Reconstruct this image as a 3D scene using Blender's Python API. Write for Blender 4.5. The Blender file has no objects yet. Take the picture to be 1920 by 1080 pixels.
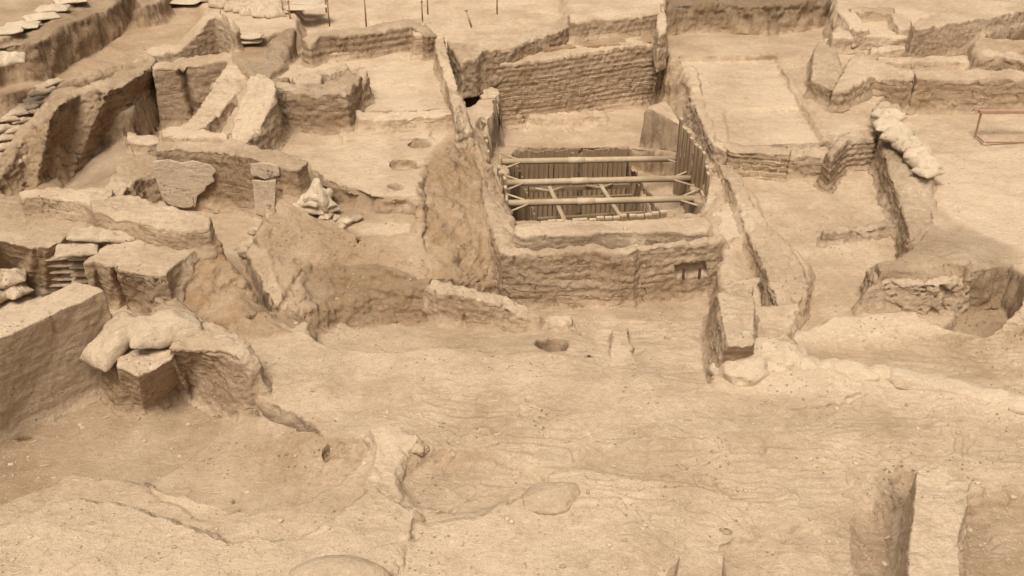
import bpy, bmesh, math, random
import numpy as np
from mathutils import Vector, Matrix, Euler
random.seed(7); RNG = np.random.default_rng(7)
R = math.radians
S = bpy.context.scene
COL = S.collection

# ------------------------------------------------------------------ camera
F, TH, H = 1800.0, R(30), 5.1            # focal length in px of a 1920 wide frame, pitch, height
CT, ST = math.cos(TH), math.sin(TH)
cd = bpy.data.cameras.new('camera'); cam = bpy.data.objects.new('camera', cd); COL.objects.link(cam)
cd.sensor_width = 36; cd.lens = 36*F/1920; cd.clip_end = 2000; cd.clip_start = .05
cam.location = (0, 0, H); cam.rotation_euler = (R(90)-TH, 0, 0)
S.camera = cam
S.render.resolution_x, S.render.resolution_y = 1024, 576
# ------------------------------------------------------------------ light
SUN_EL, SUN_AZ = R(64), R(-165)           # azimuth measured from +Y (away from camera), clockwise
w = bpy.data.worlds.new("World"); S.world = w; w.use_nodes = True
nt = w.node_tree; bg = nt.nodes['Background']
sky = nt.nodes.new('ShaderNodeTexSky'); sky.sky_type = 'NISHITA'; sky.sun_disc = False
sky.sun_elevation = SUN_EL; sky.sun_rotation = SUN_AZ; sky.air_density = 1.0; sky.dust_density = 8.0; sky.ozone_density = .3
hs = nt.nodes.new('ShaderNodeHueSaturation'); hs.inputs['Saturation'].default_value = .12
tw = nt.nodes.new('ShaderNodeMix'); tw.data_type = 'RGBA'; tw.blend_type = 'MULTIPLY'; tw.inputs[0].default_value = 1; tw.inputs[7].default_value = (1, .95, .86, 1)   # daylight through a dusty translucent shelter roof
nt.links.new(sky.outputs[0], hs.inputs['Color']); nt.links.new(hs.outputs[0], tw.inputs[6]); nt.links.new(tw.outputs[2], bg.inputs[0]); bg.inputs[1].default_value = .10
sl = bpy.data.lights.new('sun', 'SUN'); sl.energy = 2.5; sl.angle = R(22); sl.color = (1, .93, .82)
so = bpy.data.objects.new('sun', sl); COL.objects.link(so)
sd = Vector((math.sin(SUN_AZ)*math.cos(SUN_EL), math.cos(SUN_AZ)*math.cos(SUN_EL), math.sin(SUN_EL)))
so.rotation_euler = sd.to_track_quat('Z', 'Y').to_euler(); so.location = (0, 10, 30)
S.view_settings.view_transform = 'Standard'; S.view_settings.look = 'None'
S.view_settings.gamma = 1; S.view_settings.exposure = 0.24

# ------------------------------------------------------------------ tools
def P(px, py, z):                         # photo pixel at height z -> world point
    u = (px-960)/F; v = (py-540)/F
    t = (z-H)/(-ST-v*CT)
    return Vector((u*t, (CT-v*ST)*t, z))
def scale_at(p): return F/(p[1]*CT+(H-p[2])*ST)      # px per metre

_perm = RNG.permutation(256).astype(np.int64); _perm = np.concatenate([_perm, _perm, _perm])
_g = RNG.normal(size=(256, 3)); _g /= np.linalg.norm(_g, axis=1)[:, None]
_g = _g.astype(np.float32)
def perlin(x, y, z):
    xi = np.floor(x); yi = np.floor(y); zi = np.floor(z)
    xf = (x-xi).astype(np.float32); yf = (y-yi).astype(np.float32); zf = (z-zi).astype(np.float32)
    xi = xi.astype(np.int64) & 255; yi = yi.astype(np.int64) & 255; zi = zi.astype(np.int64) & 255
    fu = xf*xf*xf*(xf*(xf*6-15)+10); fv = yf*yf*yf*(yf*(yf*6-15)+10); fw = zf*zf*zf*(zf*(zf*6-15)+10)
    out = 0
    for i in (0, 1):
        a = _perm[xi+i]; wx = fu if i else 1-fu
        for j in (0, 1):
            b = _perm[a+yi+j]; wy = fv if j else 1-fv
            for k in (0, 1):
                g = _g[_perm[b+zi+k]]; wz = fw if k else 1-fw
                out = out + wx*wy*wz*(g[..., 0]*(xf-i)+g[..., 1]*(yf-j)+g[..., 2]*(zf-k))
    return out*1.6
def fbm(x, y, z, o=3, off=0.0):
    r = 0; a = 1.0; x = x+off+17.3; y = y-off*1.7+9.1; z = z+off*.6+31.7
    for i in range(o):
        r = r + a*perlin(x, y, z); a *= .5; x = x*2.03+3.1; y = y*2.03+1.7; z = z*2.03+5.3
    return r
def ridged(x, y, z, o=3, off=0.0):
    r = 0; a = 1.0; x = x+off+7.3; y = y+off+2.1; z = z+off+11.7
    for i in range(o):
        r = r + a*(1-2*np.abs(perlin(x, y, z))); a *= .5; x = x*2.03+3.1; y = y*2.03+1.7; z = z*2.03+5.3
    return r*.6

def tag(o, label=None, cat=None, group=None, kind=None):
    if label: o['label'] = label
    if cat: o['category'] = cat
    if group: o['group'] = group
    if kind: o['kind'] = kind
    return o
def link(name, me, mat=None, parent=None):
    o = bpy.data.objects.new(name, me); COL.objects.link(o)
    if mat and not me.materials: me.materials.append(mat)
    if parent: o.parent = parent
    return o
def empty(name, loc=(0, 0, 0), rz=0):
    o = bpy.data.objects.new(name, None); COL.objects.link(o); o.location = loc; o.rotation_euler = (0, 0, rz)
    o.empty_display_size = .1
    return o
def getco(me):
    a = np.empty(len(me.vertices)*3, np.float32); me.vertices.foreach_get('co', a); return a.reshape(-1, 3).astype(np.float64)
def getno(me):
    a = np.empty(len(me.vertices)*3, np.float32); me.vertices.foreach_get('normal', a); return a.reshape(-1, 3).astype(np.float64)
def setco(me, c): me.vertices.foreach_set('co', c.astype(np.float32).ravel()); me.update()
def setattr_col(me, t, alpha=.5):
    at = me.color_attributes.new('tint', 'FLOAT_COLOR', 'POINT')
    b = np.ones((len(me.vertices), 4), np.float32); b[:, :3] = t; b[:, 3] = alpha; at.data.foreach_set('color', b.ravel())

# ------------------------------------------------------------------ materials
def nodes(m):
    m.use_nodes = True; t = m.node_tree
    return t, t.nodes['Principled BSDF']
def earth_material(name, bricks=False, pale=0.0, cracks=True, weave=False, joints=0.0):
    """dry mud: pale dust, brown body, orange patches; the 'tint' attribute carries dust / orange / grey of each place"""
    m = bpy.data.materials.new(name); t, b = nodes(m); N = t.nodes; L = t.links
    def n(k, **kw):
        q = N.new(k)
        for a, v in kw.items(): setattr(q, a, v)
        return q
    def mix(f, a, c, mode='MIX'):
        q = n('ShaderNodeMix', data_type='RGBA', blend_type=mode)
        for i, v in ((0, f), (6, a), (7, c)):
            if hasattr(v, 'links'): L.new(v, q.inputs[i])
            else: q.inputs[i].default_value = v
        return q.outputs[2]
    def math_(op, a, c=0.0, clamp=False):
        q = n('ShaderNodeMath', operation=op, use_clamp=clamp)
        for i, v in ((0, a), (1, c)):
            if hasattr(v, 'links'): L.new(v, q.inputs[i])
            else: q.inputs[i].default_value = v
        return q.outputs[0]
    def noise(sc, det=5, rough=.6, vec=None, dist=0):
        q = n('ShaderNodeTexNoise'); q.inputs['Scale'].default_value = sc; q.inputs['Detail'].default_value = det
        q.inputs['Roughness'].default_value = rough; q.inputs['Distortion'].default_value = dist
        L.new(vec or geo.outputs['Position'], q.inputs['Vector']); return q.outputs['Fac']
    def ramp(v, lo, hi):
        q = n('ShaderNodeMapRange'); q.inputs[1].default_value = lo; q.inputs[2].default_value = hi; L.new(v, q.inputs[0]); return q.outputs[0]
    geo = n('ShaderNodeNewGeometry')
    att = n('ShaderNodeAttribute', attribute_name='tint'); sep = n('ShaderNodeSeparateColor'); L.new(att.outputs['Color'], sep.inputs[0])
    dust, orange, grey = sep.outputs[0], sep.outputs[1], sep.outputs[2]
    mp = n('ShaderNodeMapping'); mp.inputs['Scale'].default_value = (1, 1, 5); L.new(geo.outputs['Position'], mp.inputs['Vector'])
    sm = n('ShaderNodeMapping'); sm.inputs['Scale'].default_value = (.8, 1.35, 1.35); L.new(geo.outputs['Position'], sm.inputs['Vector'])
    n1 = noise(1.3, 6, .62); n2 = noise(9, 6, .65, dist=.6); n3 = noise(70, 4, .7); n4 = noise(3.2, 5, .6, mp.outputs[0]); n5 = noise(4.0, 6, .7, sm.outputs[0], 1.2)
    # dust amount: how dusty the place is + noise
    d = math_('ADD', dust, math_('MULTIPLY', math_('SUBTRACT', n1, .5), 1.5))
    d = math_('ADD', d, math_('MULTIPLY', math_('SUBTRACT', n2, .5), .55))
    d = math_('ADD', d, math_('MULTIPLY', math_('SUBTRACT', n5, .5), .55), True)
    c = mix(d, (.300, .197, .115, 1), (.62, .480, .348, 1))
    mz = n('ShaderNodeMapping'); mz.inputs['Scale'].default_value = (1.2, 1.2, 14); L.new(geo.outputs['Position'], mz.inputs['Vector'])
    lay = ramp(noise(1.6, 5, .6, mz.outputs[0], .5), .52, .68)
    vert = n('ShaderNodeSeparateXYZ'); L.new(geo.outputs['True Normal'], vert.inputs[0])
    side = ramp(vert.outputs[2], .75, .35)
    c = mix(math_('MULTIPLY', math_('MULTIPLY', lay, side), math_('MULTIPLY', att.outputs['Alpha'], .6, True)), c, (.24, .14, .07, 1))
    med = noise(23, 6, .75, sm.outputs[0], .8)
    c = mix(.8, c, mix(ramp(med, .33, .67), (.80, .77, .73, 1), (1.10, 1.09, 1.08, 1)), 'MULTIPLY')
    o = math_('MULTIPLY', orange, ramp(n4, .38, .68), True)
    c = mix(math_('MULTIPLY', o, .65), c, (.36, .215, .105, 1))
    g = math_('MULTIPLY', grey, ramp(n2, .3, .6), True)
    c = mix(g, c, (.19, .145, .10, 1))
    # fine speckle
    c = mix(.55, c, mix(ramp(n3, .3, .7), (.70, .68, .66, 1), (1.12, 1.12, 1.12, 1)), 'MULTIPLY')
    n6 = noise(170, 3, .8)
    c = mix(.5, c, mix(ramp(n6, .35, .65), (.80, .78, .75, 1), (1.12, 1.12, 1.12, 1)), 'MULTIPLY')
    vo = n('ShaderNodeTexVoronoi'); vo.inputs['Scale'].default_value = 17; L.new(geo.outputs['Position'], vo.inputs['Vector'])
    gate = math_('GREATER_THAN', noise(2.1, 3), .58)
    sp = math_('MULTIPLY', ramp(vo.outputs['Distance'], .22, .12), gate)
    c = mix(math_('MULTIPLY', sp, .45), c, (.16, .105, .06, 1))
    # light chaff and chips
    v2 = n('ShaderNodeTexVoronoi'); v2.inputs['Scale'].default_value = 31; L.new(geo.outputs['Position'], v2.inputs['Vector'])
    sp2 = math_('MULTIPLY', ramp(v2.outputs['Distance'], .16, .08), math_('GREATER_THAN', noise(3.7, 2), .55))
    c = mix(math_('MULTIPLY', sp2, .6), c, (.75, .62, .45, 1))
    if pale: c = mix(pale, c, (.70, .60, .45, 1))
    h = math_('ADD', math_('MULTIPLY', n2, .6), math_('MULTIPLY', n3, .22))
    h = math_('ADD', h, math_('MULTIPLY', med, .45))
    h = math_('ADD', h, math_('MULTIPLY', n6, .12))
    h = math_('SUBTRACT', h, math_('MULTIPLY', sp, .35))
    if cracks:
        wv = n('ShaderNodeVectorMath', operation='ADD'); nz = n('ShaderNodeTexNoise'); nz.inputs['Scale'].default_value = 3.5; nz.inputs['Detail'].default_value = 4
        L.new(geo.outputs['Position'], nz.inputs['Vector'])
        ms = n('ShaderNodeVectorMath', operation='SCALE'); ms.inputs['Scale'].default_value = .9; L.new(nz.outputs['Color'], ms.inputs[0])
        L.new(mp.outputs[0] if False else geo.outputs['Position'], wv.inputs[0]); L.new(ms.outputs[0], wv.inputs[1])
        vc = n('ShaderNodeTexVoronoi', feature='DISTANCE_TO_EDGE'); vc.inputs['Scale'].default_value = 2.1; vs = n('ShaderNodeVectorMath', operation='MULTIPLY'); vs.inputs[1].default_value = (1, 1, .5); L.new(wv.outputs[0], vs.inputs[0]); L.new(vs.outputs[0], vc.inputs['Vector'])
        ck = math_('MULTIPLY', math_('MULTIPLY', ramp(vc.outputs['Distance'], .016, .003), ramp(noise(1.7, 4, .6), .56, .60)), side)
        c = mix(math_('MULTIPLY', ck, .5), c, (.10, .062, .035, 1))  # shade inside the cracks, painted into the colour
        h = math_('SUBTRACT', h, math_('MULTIPLY', ck, .8))
    if weave:                                # creases of coarse sacking
        wvt = n('ShaderNodeTexNoise'); wvt.inputs['Scale'].default_value = 4; wvt.inputs['Detail'].default_value = 4; wvt.inputs['Distortion'].default_value = 1.5
        tcx = n('ShaderNodeTexCoord'); wm = n('ShaderNodeMapping'); wm.inputs['Scale'].default_value = (1, 4, 1); L.new(tcx.outputs['Object'], wm.inputs[0]); L.new(wm.outputs[0], wvt.inputs['Vector'])
        h = math_('ADD', h, math_('MULTIPLY', wvt.outputs['Fac'], .5))
    if joints:                # faint joints of the mudbricks showing through worn plaster
        sx = n('ShaderNodeSeparateXYZ'); L.new(geo.outputs['Position'], sx.inputs[0])
        wob = math_('MULTIPLY', math_('SUBTRACT', noise(2.2, 3), .5), .16)
        cb = n('ShaderNodeCombineXYZ'); L.new(math_('ADD', math_('ADD', sx.outputs[0], math_('MULTIPLY', sx.outputs[1], .8)), wob), cb.inputs[0]); L.new(math_('ADD', sx.outputs[2], wob), cb.inputs[1])
        br = n('ShaderNodeTexBrick'); br.inputs['Scale'].default_value = 1; br.inputs['Brick Width'].default_value = .38
        br.inputs['Row Height'].default_value = .095; br.inputs['Mortar Size'].default_value = .010; br.inputs['Mortar Smooth'].default_value = .6
        L.new(cb.outputs[0], br.inputs['Vector'])
        jt = math_('MULTIPLY', math_('MULTIPLY', br.outputs['Fac'], ramp(noise(2.9, 5), .50, .64)), side)
        c = mix(math_('MULTIPLY', jt, joints), c, (.20, .13, .075, 1)); h = math_('SUBTRACT', h, math_('MULTIPLY', jt, joints*1.6))
    if bricks:
        sx = n('ShaderNodeSeparateXYZ'); L.new(geo.outputs['Position'], sx.inputs[0])
        wob = math_('MULTIPLY', math_('SUBTRACT', noise(1.6, 3), .5), .22)
        zz = math_('ADD', sx.outputs[2], wob); zz = math_('ADD', zz, math_('MULTIPLY', math_('SUBTRACT', n2, .5), .035))
        cb = n('ShaderNodeCombineXYZ'); L.new(math_('ADD', sx.outputs[0], math_('MULTIPLY', sx.outputs[1], .35)), cb.inputs[0]); L.new(zz, cb.inputs[1])
        br = n('ShaderNodeTexBrick'); br.inputs['Scale'].default_value = 1; br.inputs['Brick Width'].default_value = .42
        br.inputs['Row Height'].default_value = .068; br.inputs['Mortar Size'].default_value = .013; br.inputs['Mortar Smooth'].default_value = .4
        L.new(cb.outputs[0], br.inputs['Vector'])
        zr = math_('MULTIPLY', ramp(sx.outputs[2], -.12, .0), ramp(math_('ADD', sx.outputs[2], wob), .50, .42)); gate2 = math_('MULTIPLY', math_('MULTIPLY', ramp(noise(2.6, 5), .38, .52), zr), side)
        bm_ = math_('MULTIPLY', br.outputs['Fac'], gate2)
        c = mix(math_('MULTIPLY', bm_, .8), c, (.58, .43, .27, 1))
        body = math_('MULTIPLY', math_('SUBTRACT', 1.0, br.outputs['Fac']), gate2)
        c = mix(math_('MULTIPLY', body, .35), c, (.24, .15, .08, 1))
        h = math_('ADD', h, math_('MULTIPLY', bm_, .9))
    L.new(c, b.inputs['Base Color']); b.inputs['Roughness'].default_value = .95; b.inputs['Specular IOR Level'].default_value = .12
    bp = n('ShaderNodeBump'); bp.inputs['Strength'].default_value = 1.0; bp.inputs['Distance'].default_value = .035
    L.new(h, bp.inputs['Height']); L.new(bp.outputs[0], b.inputs['Normal'])
    return m
def simple_material(name, col, col2, sc=8, rough=.85, bump=.3, stretch=(1, 1, 1), metal=0, obj=True, dirt=None, dist=.01):
    m = bpy.data.materials.new(name); t, b = nodes(m); N = t.nodes; L = t.links
    tc = N.new('ShaderNodeTexCoord'); mp = N.new('ShaderNodeMapping'); mp.inputs['Scale'].default_value = stretch
    L.new(tc.outputs['Object'] if obj else tc.outputs['Generated'], mp.inputs[0])
    a = N.new('ShaderNodeTexNoise'); a.inputs['Scale'].default_value = sc; a.inputs['Detail'].default_value = 6; a.inputs['Roughness'].default_value = .65
    L.new(mp.outputs[0], a.inputs['Vector'])
    r = N.new('ShaderNodeMapRange'); r.inputs[1].default_value = .35; r.inputs[2].default_value = .65; L.new(a.outputs[0], r.inputs[0])
    x = N.new('ShaderNodeMix'); x.data_type = 'RGBA'; x.inputs[6].default_value = (*col, 1); x.inputs[7].default_value = (*col2, 1); L.new(r.outputs[0], x.inputs[0])
    out = x.outputs[2]
    if dirt:
        g = N.new('ShaderNodeNewGeometry'); a2 = N.new('ShaderNodeTexNoise'); a2.inputs['Scale'].default_value = 2.3; a2.inputs['Detail'].default_value = 5
        L.new(g.outputs['Position'], a2.inputs['Vector'])
        r2 = N.new('ShaderNodeMapRange'); r2.inputs[1].default_value = .42; r2.inputs[2].default_value = .62; L.new(a2.outputs[0], r2.inputs[0])
        y = N.new('ShaderNodeMix'); y.data_type = 'RGBA'; y.inputs[7].default_value = (*dirt, 1); L.new(out, y.inputs[6]); L.new(r2.outputs[0], y.inputs[0]); out = y.outputs[2]
    L.new(out, b.inputs['Base Color']); b.inputs['Roughness'].default_value = rough; b.inputs['Metallic'].default_value = metal
    b.inputs['Specular IOR Level'].default_value = .2
    bp = N.new('ShaderNodeBump'); bp.inputs['Strength'].default_value = bump; bp.inputs['Distance'].default_value = dist
    L.new(a.outputs[0], bp.inputs['Height']); L.new(bp.outputs[0], b.inputs['Normal'])
    return m
M = {}
M['earth'] = earth_material('dry_earth', cracks=False)
M['mud'] = earth_material('cracked_mud_plaster', joints=.22)
M['smooth'] = earth_material('smooth_mud_plaster', cracks=False)
M['brick'] = earth_material('mudbrick_courses', bricks=True)
M['plaster'] = earth_material('pale_plaster', pale=.16)
M['bag'] = earth_material('dusty_sack', pale=.12, cracks=False, weave=True)
M['whitebag'] = earth_material('whitened_sack', pale=.30, cracks=False, weave=True)
M['_b'] = simple_material('dusty_sack', (.50, .39, .26), (.41, .31, .19), 9, .9, .5, dirt=(.36, .25, .14))
M['_w'] = simple_material('whitened_sack', (.64, .56, .43), (.54, .44, .30), 7, .9, .6, dirt=(.45, .34, .21))
M['plank'] = simple_material('weathered_plank', (.19, .125, .07), (.33, .23, .14), 22, .8, .5, (1, 1, .06))
M['plankend'] = simple_material('bright_plank_edge', (.46, .37, .26), (.38, .29, .19), 22, .8, .3)
M['tube'] = simple_material('dusty_steel', (.38, .28, .18), (.48, .37, .25), 12, .6, .15, dirt=(.35, .255, .165))
M['sleeve'] = simple_material('scuffed_steel', (.42, .31, .20), (.50, .38, .26), 9, .6, .15)
M['rust'] = simple_material('rusty_steel', (.26, .14, .085), (.34, .21, .13), 30, .8, .3)
M['paleboard'] = simple_material('red_brown_board', (.30, .17, .115), (.38, .24, .165), 10, .7, .2)
M['darkmetal'] = simple_material('dark_rusted_iron', (.07, .04, .03), (.13, .07, .045), 20, .8, .3)
M['pebble'] = simple_material('pebble', (.30, .21, .13), (.52, .42, .30), 6, .9, .2)
M['straw'] = simple_material('straw', (.70, .58, .38), (.60, .47, .29), 6, .9, .1)

# ------------------------------------------------------------------ polygons
def resolve(poly, z):
    return np.array([P(q[0], q[1], q[2] if len(q) > 2 else z)[:] for q in poly])
def sdf(px_, py_, V):                     # signed distance, positive inside
    d = np.full(px_.shape, 1e9); ins = np.zeros(px_.shape, bool); n = len(V)
    for i in range(n):
        ax, ay = V[i, 0], V[i, 1]; bx, by = V[(i+1) % n, 0], V[(i+1) % n, 1]
        ex, ey = bx-ax, by-ay; wx, wy = px_-ax, py_-ay
        t = np.clip((wx*ex+wy*ey)/(ex*ex+ey*ey+1e-12), 0, 1)
        d = np.minimum(d, (wx-ex*t)**2+(wy-ey*t)**2)
        cnd = (ay > py_) != (by > py_)
        xc = (bx-ax)*(py_-ay)/((by-ay) if abs(by-ay) > 1e-9 else 1e-9)+ax
        ins ^= cnd & (px_ < xc)
    d = np.sqrt(d); return np.where(ins, d, -d)
def mvc(px_, py_, V):                     # mean value interpolation of V[:,2]
    n = len(V)
    if np.ptp(V[:, 2]) < 1e-6: return np.full(px_.shape, V[0, 2])
    sx = [V[i, 0]-px_ for i in range(n)]; sy = [V[i, 1]-py_ for i in range(n)]
    r = [np.sqrt(a*a+b*b)+1e-6 for a, b in zip(sx, sy)]
    tn = []
    for i in range(n):
        j = (i+1) % n
        A = sx[i]*sy[j]-sx[j]*sy[i]; D = sx[i]*sx[j]+sy[i]*sy[j]
        den = r[i]*r[j]+D
        tn.append(A/np.where(np.abs(den) < 1e-7, 1e-7, den))
    W = 0; Z = 0
    for i in range(n):
        wi = (tn[i-1]+tn[i])/r[i]; W = W+wi; Z = Z+wi*V[i, 2]
    z = Z/np.where(np.abs(W) < 1e-9, 1e-9, W)
    z = np.where(np.isfinite(z), z, V[:, 2].mean())
    return np.clip(z, V[:, 2].min(), V[:, 2].max())

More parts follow.
